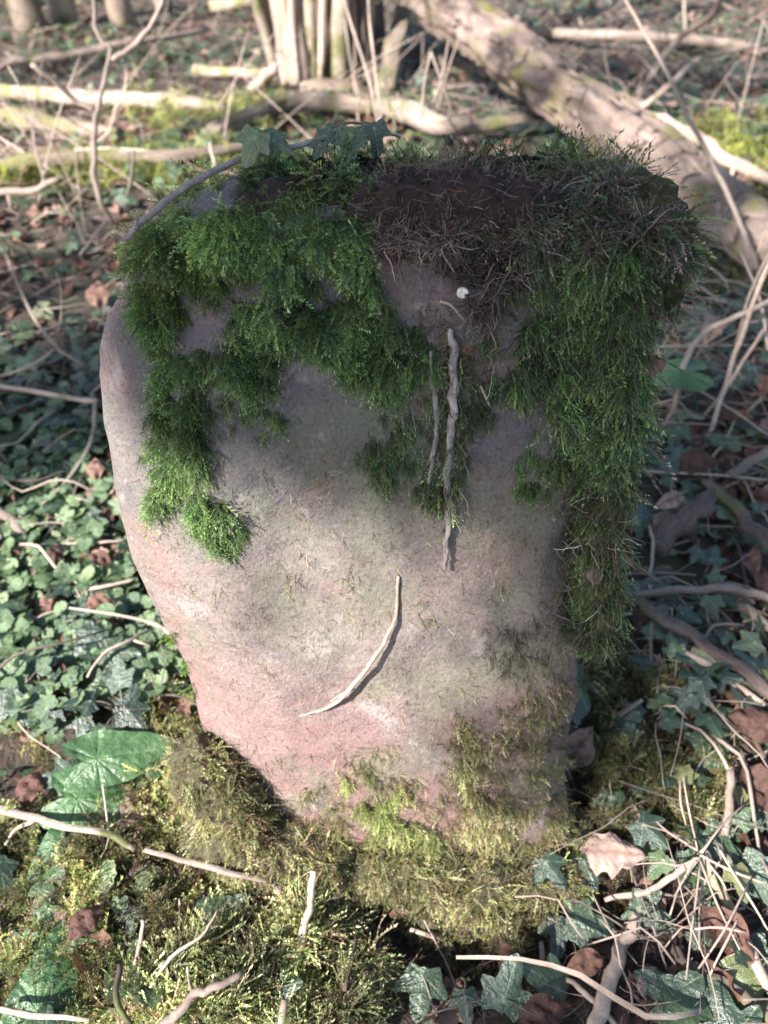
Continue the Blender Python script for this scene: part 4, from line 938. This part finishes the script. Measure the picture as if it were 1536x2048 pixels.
# straw fan on the right
LM = [(225, 1515, 'upper arum leaf'), (200, 1612, 'lower arum leaf'), (1405, 925, 'big pink oak leaf'), (1318, 740, 'level blue arum leaf'), (1385, 1060, 'bark chunk'), (1480, 1050, 'crooked bark branch'), (1300, 1215, 'dark slanting branch top'), (1480, 1345, 'dark slanting branch end'),
      (1395, 1710, 'straw fan centre'), (1240, 1930, 'thick pale stick'), (1338, 1955, 'blue two lobed leaf'), (842, 1985, 'large bottom ivy leaf'), (1045, 1960, 'round brown leaf'), (1245, 1705, 'orange dead leaf'), (1430, 800, 'leaning white cane'), (1425, 660, 'propped pale oak leaf'), (1510, 540, 'arching stem foot'), (1400, 1385, 'green ivy pair'),
      (60, 782, 'straight left branch'), (110, 990, 'bent left shoot'), (190, 590, 'purple dead leaf'), (60, 620, 'sloping grey twig'), (60, 375, 'broken left stub'), (205, 430, 'forked sapling foot'), (200, 1290, 'silvery ivy pair'), (60, 1400, 'pale sunlit ivy leaf'), (150, 1085, 'thin level stem'), (70, 1280, 'short dark upright stick'), (205, 1165, 'short broken stem'),
      (90, 1640, 'pale knobbly branch'), (185, 1900, 'curled red brown leaf'), (500, 1950, 'front moss mound'), (1500, 1870, 'long grey slanting stick'), (1440, 1960, 'splintered bark strip'), (1458, 1600, 'upright brown stub'), (1500, 1440, 'lit pink dead leaf'), (1360, 860, 'five pointed ivy leaf'), (1500, 1190, 'level pinkish stick'),
      (650, 120, 'coppice stool'), (1150, 190, 'leaning trunk'), (1300, 300, 'leaning trunk foot'), (200, 200, 'far pale log'), (480, 210, 'mossy limb'), (900, 235, 'crooked bleached log'), (120, 60, 'far leaning trees'), (1350, 130, 'far grey pole'), (420, 60, 'thin far branch'), (1500, 320, 'pale forked branch'), (700, 40, 'tall pale rods'), (1100, 60, 'thin long far log')]
_seen = {}
def where(u, v):
    d, n_, a, b = min(((a-u)**2+(b-v)**2, n_, a, b) for a, b, n_ in LM); d = math.sqrt(d); dx, dy = u-a, v-b
    side = ('left of' if dx < 0 else 'right of') if abs(dx) > abs(dy)*2 else (('above' if dy < 0 else 'below') if abs(dy) > abs(dx)*2 else ('up and ' if dy < 0 else 'down and ')+('left of' if dx < 0 else 'right of'))
    return ('right at' if d < 22 else 'close '+side if d < 60 else side if d < 120 else 'well '+side)+' the '+n_
def unique(o, kind, u, v, group, extra=()):
    for k in range(len(extra)+1):
        t = ' '.join(x for x in list(extra[:k])[::-1]+[kind, where(u, v)] if x)
        if t not in _seen: break
    _seen[t] = o; tag(o, t, None, group); return o
def _clock(d):
    a = math.degrees(math.atan2(-d[1], d[0])) % 360
    return ['right', 'steeply up right', 'up', 'up left', 'left', 'down left', 'down', 'down right'][int((a+22.5)//45) % 8]
fan = [(1366, 1552, 1395, 1700), (1395, 1700, 1345, 1660), (1395, 1710, 1450, 1630), (1390, 1715, 1350, 1790), (1395, 1715, 1340, 1730), (1400, 1715, 1340, 1830), (1395, 1720, 1500, 1600), (1400, 1710, 1536, 1770), (1395, 1700, 1290, 1620), (1402, 1715, 1372, 1960), (1420, 1730, 1460, 1800), (1400, 1720, 1480, 1900), (1500, 1760, 1380, 1960), (1480, 1830, 1420, 1950), (1360, 1560, 1372, 1650), (1440, 1700, 1536, 1860), (1380, 1860, 1490, 1865)]
_fl = set()
for i, (a, b, c, d) in enumerate(fan):
    lb_ = '%s fan straw running %s over the twigs' % ('short' if math.hypot(c-a, d-b) < 110 else 'long', _clock((c-a, d-b)))
    if lb_ in _fl: lb_ = lb_.replace('over the twigs', where(c, d).replace('right at', 'to'))
    if lb_ in _fl: lb_ = 'second '+lb_
    _fl.add(lb_)
    stick('dry_stalk', [(a, b, .07+random.uniform(-.01, .02)), ((a+c)/2+random.uniform(-8, 8), (b+d)/2+random.uniform(-8, 8), .065), (c, d, .05+random.uniform(-.02, .02))], [.0013, .0014, .0011], 'straw', lb_, 'dry stalk', 'straw fan right of the stone foot', seg=5, k=3)
# canes at right
stick('dry_cane', [(1560, 470, .45), (1525, 560, .35), (1480, 680, .22), (1445, 790, .10), (1410, 893, .0)], [.004, .0048, .005, .0052, .005], 'straw', 'straight white cane leaning to the right above the oak leaf', 'cane')
stick('dry_cane', [(1560, 590, .22), (1490, 625, .22), (1420, 655, .20), (1380, 700, .18), (1365, 740, .16)], [.006, .006, .0065, .006, .006], 'straw', 'bent pale cane reaching left over the arum leaf at the right', 'cane', sides=[([(1365, 740, .16), (1345, 820, .06), (1305, 885, .0)], [.006, .005, .0045])], part='lower_cane')
stick('dry_cane', [(1555, 620, .16), (1500, 700, .12), (1450, 780, .06), (1400, 840, .02)], [.0034, .0038, .0038, .003], 'straw', 'low pale cane running parallel below the straight white one', 'cane')
stick('dry_cane', [(1540, 500, .30), (1500, 590, .25), (1470, 690, .15)], [.0035, .0035, .003], 'straw', 'thinner cane behind the straight white one at the right edge', 'cane')
stick('dry_cane', [(1480, 500, .25), (1520, 600, .2), (1536, 700, .15)], [.003, .003, .003], 'straw', 'short cane crossing the others at the right edge', 'cane')
stick('bramble_cane', [(1225, -60, 0, 2.2), (1262, 20, 0, 2.15), (1320, 120, 0, 2.1), (1370, 220, 0, 2.1), (1415, 310, 0, 2.1), (1460, 400, 0, 2.1), (1490, 480, 0, 2.12), (1506, 540, 0, 2.15)], [.004, .005, .0055, .006, .0065, .007, .007, .007], 'straw', 'long pale arching stem crossing the fallen trunk at the upper right', 'stem')
for (a, b, c, d, lb) in [(1240, 600, 1420, 620, 'straw stem lying beside the stone at upper right'), (1250, 700, 1500, 690, 'level straw stem under the arum leaf'), (1250, 850, 1430, 850, 'level pale straw below the arum leaf'), (1260, 820, 1380, 790, 'short slanting straw below the arum leaf'), (1240, 845, 1350, 840, 'broken straw against the moss curtain'), (1400, 780, 1536, 870, 'bent straw arching to the right edge'), (1260, 940, 1536, 960, 'long straw passing the oak leaf'), (1290, 560, 1380, 520, 'short sunlit straw by the trunk foot')]:
    stick('dry_stalk', [(a, b, .05), ((a+c)/2, (b+d)/2+random.uniform(-10, 10), .06), (c, d, .05)], [.0020, .0024, .0018], 'straw', lb, 'dry stalk', 'straw lying right of the stone', seg=5, k=3)

# ------------------------------------------------------------------ picked-out small plants, leaves and stems near the stone
random.seed(21)
def zone(u, v):
    if v > 1700: return 'in front of the stone' if u < 900 else 'on the dark ground front right of the stone'
    if u < 400: return 'left of the stone' if v > 850 else 'in the shade upper left of the stone'
    return 'right of the stone' if v > 850 else 'upper right of the stone, by the fallen trunk'
def rand_px(boxes):
    b = random.choices(boxes, [x[4] for x in boxes])[0]; return random.uniform(b[0], b[2]), random.uniform(b[1], b[3])
ZI = [(0, 430, 240, 820, 3), (0, 820, 210, 1100, 2), (0, 1180, 260, 1450, 1), (1290, 560, 1536, 820, 1.2), (1250, 860, 1536, 1150, 2.5), (1230, 1180, 1536, 1480, 2.5), (1330, 1500, 1536, 1950, .5), (0, 1800, 160, 2048, .4)]
for i in range(85):
    u, v = rand_px(ZI); g = gp(u, v, 0); rs = random.Random(i)
    if in_stone(g.x, g.y): continue
    root = empty('ivy_sprig', g); z_ = zone(u, v)
    tag(root, None, 'ivy'); parts = []; n = rs.randint(2, 4); unique(root, 'low %s leaved ivy sprig' % ('two', 'three', 'four')[n-2], u, v, 'low ivy sprigs near the stone', ('dark', 'small'))
    d0 = rs.uniform(0, 6.28)
    for k in range(n):
        a = d0+k*rs.uniform(.9, 1.9); rr_ = rs.uniform(.015, .05); at = Vector((math.cos(a)*rr_, math.sin(a)*rr_, rs.uniform(.012, .055)))
        o = link('leaf', IVY_M[rs.randrange(7)], root); o.location = at
        nrm = Vector((rs.gauss(0, .3), rs.gauss(-.15, .3), 1)); tp = Vector((math.cos(a), math.sin(a), -.2))
        nrm.normalize(); tp = (tp-nrm*tp.dot(nrm)).normalized(); o.rotation_euler = Matrix((tp.cross(nrm), tp, nrm)).transposed().to_euler(); o.scale = (rs.uniform(.024, .043),)*3
        parts.append(tube([Vector((0, 0, 0)), at*.5+Vector((0, 0, .01)), at], [.001, .0009, .0008], 4, 3, .1))
    v_, f, u_ = join(parts); link('stem', mkmesh('stem', v_, f, M['twig'], True, None, u_), root)
ZR = [(0, 940, 250, 1130, 3), (0, 1130, 300, 1330, 4), (0, 1330, 190, 1480, 1.6), (150, 860, 210, 950, .4)]
for i in range(75):
    u, v = rand_px(ZR); g = gp(u, v, 0); rs = random.Random(500+i)
    root = empty('round_leaved_herb', g); tag(root, None, 'herb'); parts = []; nl_ = rs.randint(3, 5); unique(root, 'herb with %s round scalloped leaves' % ('three', 'four', 'five')[nl_-3], u, v, 'round leaved herbs left of the stone', ('low', 'small'))
    for k in range(nl_):
        a = rs.uniform(0, 6.28); rr_ = rs.uniform(.008, .035); at = Vector((math.cos(a)*rr_, math.sin(a)*rr_, rs.uniform(.015, .055)))
        o = link('leaf', ROUND_M[rs.randrange(5)], root); o.location = at
        nrm = Vector((rs.gauss(-.15, .3), rs.gauss(-.2, .3), 1)); tp = Vector((math.cos(a), math.sin(a), -.2))
        nrm.normalize(); tp = (tp-nrm*tp.dot(nrm)).normalized(); o.rotation_euler = Matrix((tp.cross(nrm), tp, nrm)).transposed().to_euler(); o.scale = (rs.uniform(.018, .036),)*3
        parts.append(tube([Vector((0, 0, 0)), at*.5+Vector((0, 0, .006)), at], [.0008, .0008, .0007], 4, 3, .1))
    v_, f, u_ = join(parts); link('stem', mkmesh('stem', v_, f, M['arum'], True, None, u_), root)
ZD = [(0, 430, 230, 900, 2), (1260, 560, 1536, 1100, 3), (1240, 1100, 1536, 1500, 2.5), (1220, 1500, 1536, 2048, 3), (800, 1880, 1200, 2048, .7), (0, 1450, 150, 2048, .7), (0, 900, 250, 1450, 1)]
for i in range(66):
    u, v = rand_px(ZD); z_ = zone(u, v)
    sz = random.uniform(.028, .052); kk = random.randrange(8); o = dead(u, v, random.uniform(.002, .02), random.uniform(0, 360), sz, None, kk, random.uniform(0, .35))
    unique(o, '%s dead leaf' % ('wavy lobed' if kk % 2 == 0 else 'plain oval'), u, v, 'dead leaves in the litter near the stone', ('brown', 'larger' if sz > .048 else 'smaller'))
ZS = [(1240, 560, 1536, 1000, 4), (1240, 1000, 1536, 1480, 2), (1230, 1500, 1536, 2048, 5), (0, 430, 230, 900, 1.6), (0, 900, 260, 1600, 1.3), (800, 1880, 1220, 2048, .7)]
for i in range(130):
    u, v = rand_px(ZS); z_ = zone(u, v); g = gp(u, v, random.uniform(.015, .05)); st = random.random() < .7
    o = link('dry_stalk' if st else 'twig', random.choice(STALK_M if st else TWIG_M)); o.location = g
    dr = Vector((random.gauss(0, 1), random.gauss(0, 1), 0)).normalized()+Vector((0, 0, random.gauss(0, .14))); o.rotation_euler = frame(dr, Vector((0, 0, 1))).to_euler()
    s = random.uniform(.07, .19); o.scale = (s*.9, s*.9, s)
    e_ = proj(g+dr*.1); an = math.degrees(math.atan2(v-e_[1], e_[0]-u)) % 180
    ho = 'level' if an < 22 or an > 158 else 'upright in view' if 68 < an < 112 else 'slanting up right' if an < 90 else 'slanting up left'
    tag(o, None, 'dry stalk' if st else 'twig')
    unique(o, ('pale dry stalk' if st else 'small broken twig')+' '+ho, u, v, ('dry stalks' if st else 'twigs')+' in the litter near the stone', ('thin', 'long' if s > .13 else 'short'))

# ------------------------------------------------------------------ background: fallen trunk, coppice stool, logs, saplings, far trees
def wtube(name, W, r, mat, root=None, seg=10, k=6, rough=.18):
    c = root.location if root else W[0]
    v, f, u = tube(W, r, seg, k, rough); me = mkmesh(name, [p-c for p in v], f, M[mat], True, None, u)
    o = link(name, me, root)
    if not root: o.location = c
    return o
lo = wtube('fallen_trunk', [rp(1620, 560, 2.35), rp(1480, 465, 2.55), rp(1350, 360, 2.8), rp(1200, 240, 3.05), rp(1050, 130, 3.35), rp(900, 20, 3.7), rp(780, -70, 4.1), rp(600, -200, 4.8)], [.120, .118, .108, .104, .104, .108, .108, .10], 'log', None, 48, 26, .26)
tag(lo, 'fallen tree trunk with flaking bark leaning diagonally behind the stone', 'fallen tree')
# bark plates standing proud of the trunk
rs = random.Random(4)
Q, T2 = smooth_path([rp(1620, 560, 2.35), rp(1480, 465, 2.55), rp(1350, 360, 2.8), rp(1200, 240, 3.05), rp(1050, 130, 3.35), rp(900, 20, 3.7), rp(780, -70, 4.1)], 10)
plates = []
for i in range(420):
    k = rs.randrange(1, len(Q)-1); d = (Q[k+1]-Q[k-1]).normalized(); c = Q[k]+d*rs.uniform(-.05, .05)
    x = d.orthogonal().normalized(); y = d.cross(x); a = rs.uniform(0, 6.28); n_ = x*math.cos(a)+y*math.sin(a)
    tn = n_.cross(d); rad = .108; l, w_ = rs.uniform(.02, .06), rs.uniform(.008, .02)
    V = []
    for (s, t, h) in [(-1, 0, .004), (-.5, -1, .006), (.5, -.8, .008), (1, 0, .012), (.5, 1, .008), (-.5, .8, .006), (0, 0, .014)]:
        V.append(c+n_*(rad+h-.004)+d*s*l+tn*t*w_)
    F = [(6, j, (j+1) % 6) for j in range(6)]
    plates.append((V, F, [(q.x, q.y) for q in V]))
v, f, u = join(plates)
pl = link('loose_bark', mkmesh('loose_bark', [q-lo.location for q in v], f, M['log'], False, None, u), lo); pl['kind'] = 'stuff'

st = empty('coppice_stool', gp(640, 195, 0)); tag(st, 'old coppiced tree stool with many pale mossy stems behind the stone', 'tree')
for (u, v, top, du, r0, mt) in [(562, 195, -500, -75, .042, 'stem'), (580, 200, -500, -50, .038, 'pale'), (596, 190, -500, -65, .035, 'stem'), (612, 188, -460, 15, .03, 'twig'), (645, 195, -470, 25, .022, 'pale'), (668, 185, -470, -15, .03, 'mossbark'), (682, 180, -470, 35, .028, 'pale'), (712, 188, -470, 20, .024, 'twig'), (730, 190, -470, 70, .02, 'stem'), (560, 185, -420, -110, .03, 'stem'), (625, 185, -500, 0, .05, 'stem'), (655, 190, -480, 15, .045, 'mossbark'), (605, 170, -500, -30, .05, 'mossbark'), (690, 190, -500, 50, .05, 'stem'), (640, 165, -450, 30, .05, 'dark'),
                              (672, 175, -500, 60, .04, 'stem'), (720, 185, -500, 40, .045, 'dark'), (700, 165, -480, 30, .055, 'mossbark'), (735, 178, -480, 90, .035, 'stem'), (600, 195, -430, 10, .022, 'pale')]:
    b = gp(u+random.uniform(-10, 10), v-random.uniform(0, 26), -.03); H = 2.6+random.random()
    tx = b.x+(du*2+random.uniform(-130, 130))/1580*4.5; ty = b.y+random.uniform(-.2, .3)
    W = [b, b+Vector(((tx-b.x)*.12+random.uniform(-.05, .05), 0, H*.2)), Vector((b.x+(tx-b.x)*.5+random.uniform(-.05, .05), (b.y+ty)/2, H*.55)), Vector((tx, ty, H))]
    wtube('stem', W, [r0*1.0, r0*.8, r0*.7, r0*.4], mt, st, 12, 6, .2)
wtube('root_flare', [gp(550, 200, -.02), gp(600, 190, .0), gp(680, 185, .0), gp(740, 190, -.02)], [.03, .06, .06, .03], 'mossbark', st, 12, 5, .3)
wtube('leaning_limb', [gp(770, 195, .0), rp(785, 110, 4.3), rp(812, 10, 4.5), rp(840, -120, 4.8)], [.06, .06, .05, .04], 'mossbark', st, 10, 5, .2)
wtube('leaning_limb', [gp(740, 170, .0), rp(755, 60, 4.5), rp(740, -80, 4.7)], [.05, .05, .04], 'dark', st, 10, 5, .2)

def blog(pts, r, mat, label, name='log', cat='log', **k): return stick(name, pts, r, mat, label, cat, seg=k.get('seg', 12), rough=k.get('rough', .22), sides=k.get('sides', ()))
blog([(-40, 185, .04), (100, 190, .05), (230, 198, .05), (350, 208, .05), (450, 218, .04)], [.034, .04, .038, .034, .026], 'logpale', 'long pale sunlit log lying level at the far left')
blog([(-30, 238, .04), (60, 240, .06), (130, 255, .05), (240, 268, .03)], [.045, .05, .045, .03], 'mossbark', 'moss covered log at the far left edge, below the pale log')
blog([(420, 275, .03), (500, 235, .06), (580, 205, .09), (700, 205, .10), (760, 215, .08)], [.045, .045, .04, .04, .03], 'mossbark', 'dark mossy limb arching along the ground in front of the coppice stool')
blog([(640, 212, .06), (720, 212, .07), (800, 222, .09), (870, 246, .09), (960, 250, .08), (1060, 238, .07)], [.03, .04, .045, .038, .03, .02], 'logpale', 'bleached crooked log just behind the stone top', rough=.35)
blog([(495, 190, .0), (520, 165, .06), (552, 132, .15)], [.03, .03, .022], 'pale', 'short white stub leaning against the coppice stool', 'branch', 'branch')
blog([(-40, 335, .03), (80, 322, .05), (220, 315, .05), (380, 300, .05), (520, 296, .04)], [.02, .026, .026, .022, .02], 'mossbark', 'low yellow mossy log lying on the bank behind the left shoulder')
blog([(390, 140, .03), (520, 150, .04), (640, 145, .03)], [.03, .03, .026], 'logpale', 'short brown log left of the coppice stool')
blog([(420, 20, .1), (540, 5, .12)], [.04, .03], 'logpale', 'far pale log at the top edge')
blog([(850, 120, .03), (980, 150, .04), (1100, 140, .04)], [.05, .05, .04], 'dark', 'dark far log partly behind the leaning trunk')
blog([(1040, 68, .05), (1200, 70, .08), (1340, 75, .08), (1536, 100, .05)], [.03, .035, .03, .03], 'twig', 'long thin log far off at the upper right')
blog([(1200, 240, .03), (1290, 230, .05), (1380, 270, .06), (1450, 310, .06), (1560, 365, .05)], [.02, .024, .024, .022, .02], 'pale', 'pale forked branch lying in the sun beyond the fallen trunk', 'branch', 'branch', sides=[([(1435, 300, .06), (1400, 350, .02)], [.012, .008]), ([(1470, 320, .06), (1462, 360, .02)], [.01, .008])])
blog([(1060, 205, .03), (1180, 195, .06), (1300, 215, .05)], [.03, .035, .03], 'mossbark', 'mossy limb on the ground beyond the fallen trunk', 'branch', 'branch')
blog([(1270, 195, .0), (1350, 90, .2), (1420, 20, .35), (1460, -30, .5)], [.02, .018, .015, .012], 'twig', 'leaning grey pole far off at the upper right', 'branch', 'branch')
blog([(1240, 250, .0), (1330, 180, .12), (1400, 120, .2), (1536, 90, .25)], [.014, .014, .012, .01], 'twig', 'thin fallen branch crossing the shade at the upper right', 'branch', 'branch')
blog([(0, 120, .05), (140, 110, .1), (260, 85, .12), (420, 60, .1)], [.02, .02, .018, .014], 'twig', 'thin far branch lying across the upper left', 'branch', 'branch')
# sapling in front left
sp = empty('sapling', gp(232, 455, 0)); tag(sp, 'thin forked sapling standing behind the left shoulder of the stone', 'sapling')
t0 = 2.45
def sway(P, r): wtube('shoot', [rp(*p) for p in P], r, 'twig', sp, 7, 5, .15)
sway([(235, 458, 2.45), (205, 410, 2.38), (188, 350, 2.34), (190, 290, 2.32), (194, 220, 2.3), (208, 170, 2.3), (222, 95, 2.3)], [.008, .008, .009, .009, .008, .008, .006])
sway([(222, 95, 2.3), (205, 85, 2.3), (190, 50, 2.3), (186, -30, 2.3)], [.007, .007, .006, .005])
sway([(225, 120, 2.3), (255, 100, 2.3), (300, 55, 2.3), (335, -20, 2.3)], [.008, .008, .007, .005])
sway([(190, 222, 2.32), (150, 200, 2.3), (110, 165, 2.25), (62, 128, 2.2)], [.007, .007, .008, .008])
sway([(215, 440, 2.42), (190, 470, 2.35), (160, 510, 2.3)], [.004, .004, .003])
# thin upright dead stalks
for i, (P, lb) in enumerate([([(842, 240, 2.6), (850, 160, 2.55), (862, 105, 2.5)], 'bent dry stalk standing left of its neighbour behind the stone'), ([(862, 105, 2.5), (885, 170, 2.52), (902, 225, 2.56), (885, 245, 2.6)], 'dry stalk folded over behind the stone'),
     ([(868, 205, 2.7), (885, 150, 2.7), (897, 80, 2.7)], 'thin dry stalk slanting against the leaning trunk'), ([(757, 250, 2.5), (735, 150, 2.6), (700, 40, 2.7), (680, -30, 2.8)], 'long straight pale rod standing before the coppice stool'),
     ([(762, 250, 2.5), (752, 160, 2.6), (740, 50, 2.7), (735, -30, 2.8)], 'second pale rod close beside the long one'), ([(720, 210, 3.2), (700, 120, 3.3), (690, 40, 3.3)], 'thin rod against the dark stems of the stool'),
     ([(255, 390, 2.2), (262, 365, 2.1), (268, 300, 2.05)], 'short dead stem beside the left shoulder'), ([(430, 330, 2.2), (422, 300, 2.2), (420, 285, 2.2)], 'tiny stub of dead stem on the bank'),
     ([(88, 360, 2.6), (72, 300, 2.6), (66, 260, 2.6)], 'thin dead stem on the far left bank'), ([(1370, 60, 5), (1368, 0, 5), (1366, -40, 5)], 'thin dark stem at the top right'), ([(1010, 300, 2), (1040, 290, 2), (1060, 280, 2)], 'x')][:-1]):
    W = [rp(*p) for p in P]; o = wtube('dry_stalk', W, [.0045, .0045, .0035] if i < 9 else [.01, .01, .01], 'straw', None, 6, 4, .08); tag(o, lb, 'dry stalk')
for i in range(60):
    u, v = random.uniform(0, 1536), random.uniform(40, 420)
    if 760 < u < 1500 and v > 250: continue
    b = gp(u, v, 0); H = random.uniform(.12, .5); a = Vector((random.gauss(0, .12), random.gauss(0, .12), 0))
    o = wtube('withered_weed', [b, b+Vector((0, 0, H*.5))+a, b+Vector((0, 0, H))+a*2.4], [.0035, .003, .002], random.choice(['straw', 'twig', 'pale']), None, 5, 3, .05)
    tag(o, None, 'weed'); unique(o, '%s withered weed' % ('tall' if H > .32 else 'low'), u, v, 'withered weeds standing in the background', ('thin', 'leaning left' if a.x < 0 else 'leaning right'))

def tree(name, base, H, r, mat, label, seed, lean=(0, 0), nb=9, spread=.5, group=None, cat='tree'):
    rs = random.Random(seed); root = empty(name, base); tag(root, label, cat, group); top = Vector((lean[0]*H, lean[1]*H, H))
    W = [Vector((0, 0, -.1)), top*.3+Vector((rs.uniform(-.1, .1), rs.uniform(-.1, .1), 0)), top*.6+Vector((rs.uniform(-.15, .15), rs.uniform(-.15, .15), 0)), top]
    v, f, u = tube(W, [r*1.25, r, r*.75, r*.3], 12, 8, .15); link('trunk', mkmesh('trunk', v, f, M[mat], True, None, u), root)
    Q, T = smooth_path(W, 8)
    for i in range(nb):
        t = rs.uniform(.4, .95); q = Q[int(t*(len(Q)-1))]; a = rs.uniform(0, 6.28); L_ = H*spread*(1.15-t)*rs.uniform(.7, 1.2)+.5
        d = Vector((math.cos(a), math.sin(a), rs.uniform(.3, .9))).normalized(); rb = r*(1.05-t)*.55
        parts = [tube([q, q+d*L_*.4+Vector((0, 0, .05)), q+d*L_*.8+Vector((rs.uniform(-.2, .2), rs.uniform(-.2, .2), .25)), q+d*L_+Vector((0, 0, .6))], [rb, rb*.8, rb*.5, rb*.15], 6, 4, .1)]
        for j in range(4):
            s = rs.uniform(.3, .95); b = q+d*L_*s; e = Vector((rs.gauss(0, 1), rs.gauss(0, 1), rs.uniform(.1, 1))).normalized()*L_*rs.uniform(.25, .45)
            parts.append(tube([b, b+e*.5+Vector((0, 0, .03)), b+e], [rb*.35, rb*.25, rb*.08], 4, 3, .1))
        v, f, u = join(parts); link('branch', mkmesh('branch', v, f, M[mat], True, None, u), root)
    return root
far = [(70, 62, .09, 'mossbark'), (130, 48, .08, 'stem'), (252, 52, .07, 'mossbark'), (330, 20, .06, 'stem'), (20, 15, .12, 'dark'), (480, -10, .1, 'stem'), (370, -30, .1, 'dark'), (200, -25, .12, 'mossbark')]
for i, (u, v, r, m) in enumerate(far):
    b = gp(u, v, 0) if v > -120 else gp(u, 0, 0)
    tree('young_tree', b, 5+i % 3, r, m, ['mossy young tree leaning at the far top left', 'pale young tree just right of the mossy leaning one', 'mossy slim tree at the top, left of centre', 'slim pale tree at the top edge left of the stool', 'dark trunk in the top left corner', 'pale trunk at the top edge nearest the stool', 'dark far trunk at the top edge between paler ones', 'stout mossy trunk far off at the top left'][i], 60+i, ((-.12, .03)[i % 2], .05), 6)
# unseen tree behind the camera, leaf clumps set along sun rays to cast shade
def shader_tree():
    clumps = []
    def sh(p, D, r): clumps.append((Vector(p)+SUN*D, r))
    D = 7.0
    for (u, v, r) in SHADE_STONE: sh(on_face(u, v), D+random.uniform(-.5, .5), r)
    base_n = len(clumps)
    for (u, v, r) in [(1060, 1080, .08), (1100, 1260, .07), (560, 1250, .05), (1090, 1480, .06)]: sh(on_face(u, v), D, r)
    soft = set(range(base_n, len(clumps)))
    for (u, v, r) in SHADE_GROUND:
        if BV.ray_cast(gp(u, v, .02), SUN)[0] is None: sh(gp(u, v), D+random.uniform(-.5, .5), r)
    for (u, v, t, r) in [(1020, 130, 3.4, .10), (1090, 190, 3.25, .10)]: sh(rp(u, v, t), D, r)
    base = Vector((-7.5, -4.0, 0)); root = empty('shade_tree', base); tag(root, 'unseen ivy clad tree behind the camera, leaf clumps placed to shade the stone', 'tree')
    W = [base, base+Vector((.2, 0, 3)), base+Vector((.6, -.3, 6)), base+Vector((1, -.7, 7.6)), base+Vector((1.2, -.7, 9.6))]
    wtube('trunk', W, [.26, .2, .17, .13, .06], 'mossbark', root, 14, 8, .15)
    P, Rt, S = [], [], []; parts = []
    for ci_, (c, r) in enumerate(clumps):
        q = W[3]+Vector((0, 0, random.uniform(-.3, .5)))
        parts.append(tube([q, (q+c)/2+Vector((0, 0, .25)), c], [.024, .013, .005], 5, 4, .1))
        for _ in range(int((650 if ci_ in soft else 2600)*r*r)+(2 if ci_ in soft else 18)):
            d = Vector(rng.normal(0, 1, 3)).normalized()*r*rng.random()**.4; P.append(c+d-base); Rt.append(Euler(rng.uniform(0, 6.28, 3))); S.append(rng.uniform(.035, .06))
    v, f, u = join(parts); link('branch', mkmesh('branch', [q-base for q in v], f, M['dark'], True, None, u), root)
    scatter('shade_crown', FAR_IVY, P, Rt, S, np.ones((len(P), 3)), parent=root)
SHADE_STONE = [(300, 620, .12), (420, 560, .14), (560, 480, .16), (700, 480, .17), (850, 450, .17), (1000, 480, .17), (1140, 500, .16), (480, 680, .12), (620, 660, .15), (780, 650, .15), (930, 640, .16), (1080, 660, .16), (1200, 700, .14), (640, 790, .10), (780, 810, .11), (930, 810, .13), (1060, 830, .13), (1170, 850, .10), (1030, 930, .06), (300, 760, .08), (240, 700, .07), (980, 360, .14), (760, 350, .13), (1150, 370, .13), (560, 370, .12)]
SHADE_GROUND = [(1320, 900, .14), (1450, 1000, .15), (1320, 1080, .13), (1450, 1150, .13), (1330, 1200, .11), (1290, 1330, .10), (1440, 1340, .09), (1250, 1480, .09), (90, 560, .25), (160, 700, .2), (50, 800, .16), (150, 880, .13), (60, 960, .08), (1010, 1960, .05), (1120, 1990, .06), (1300, 1990, .06),
                (1150, 150, .45), (1300, 140, .5), (1450, 180, .5), (150, 130, .4), (600, 250, .25), (480, 262, .18), (1130, 260, .2)]
shader_tree()
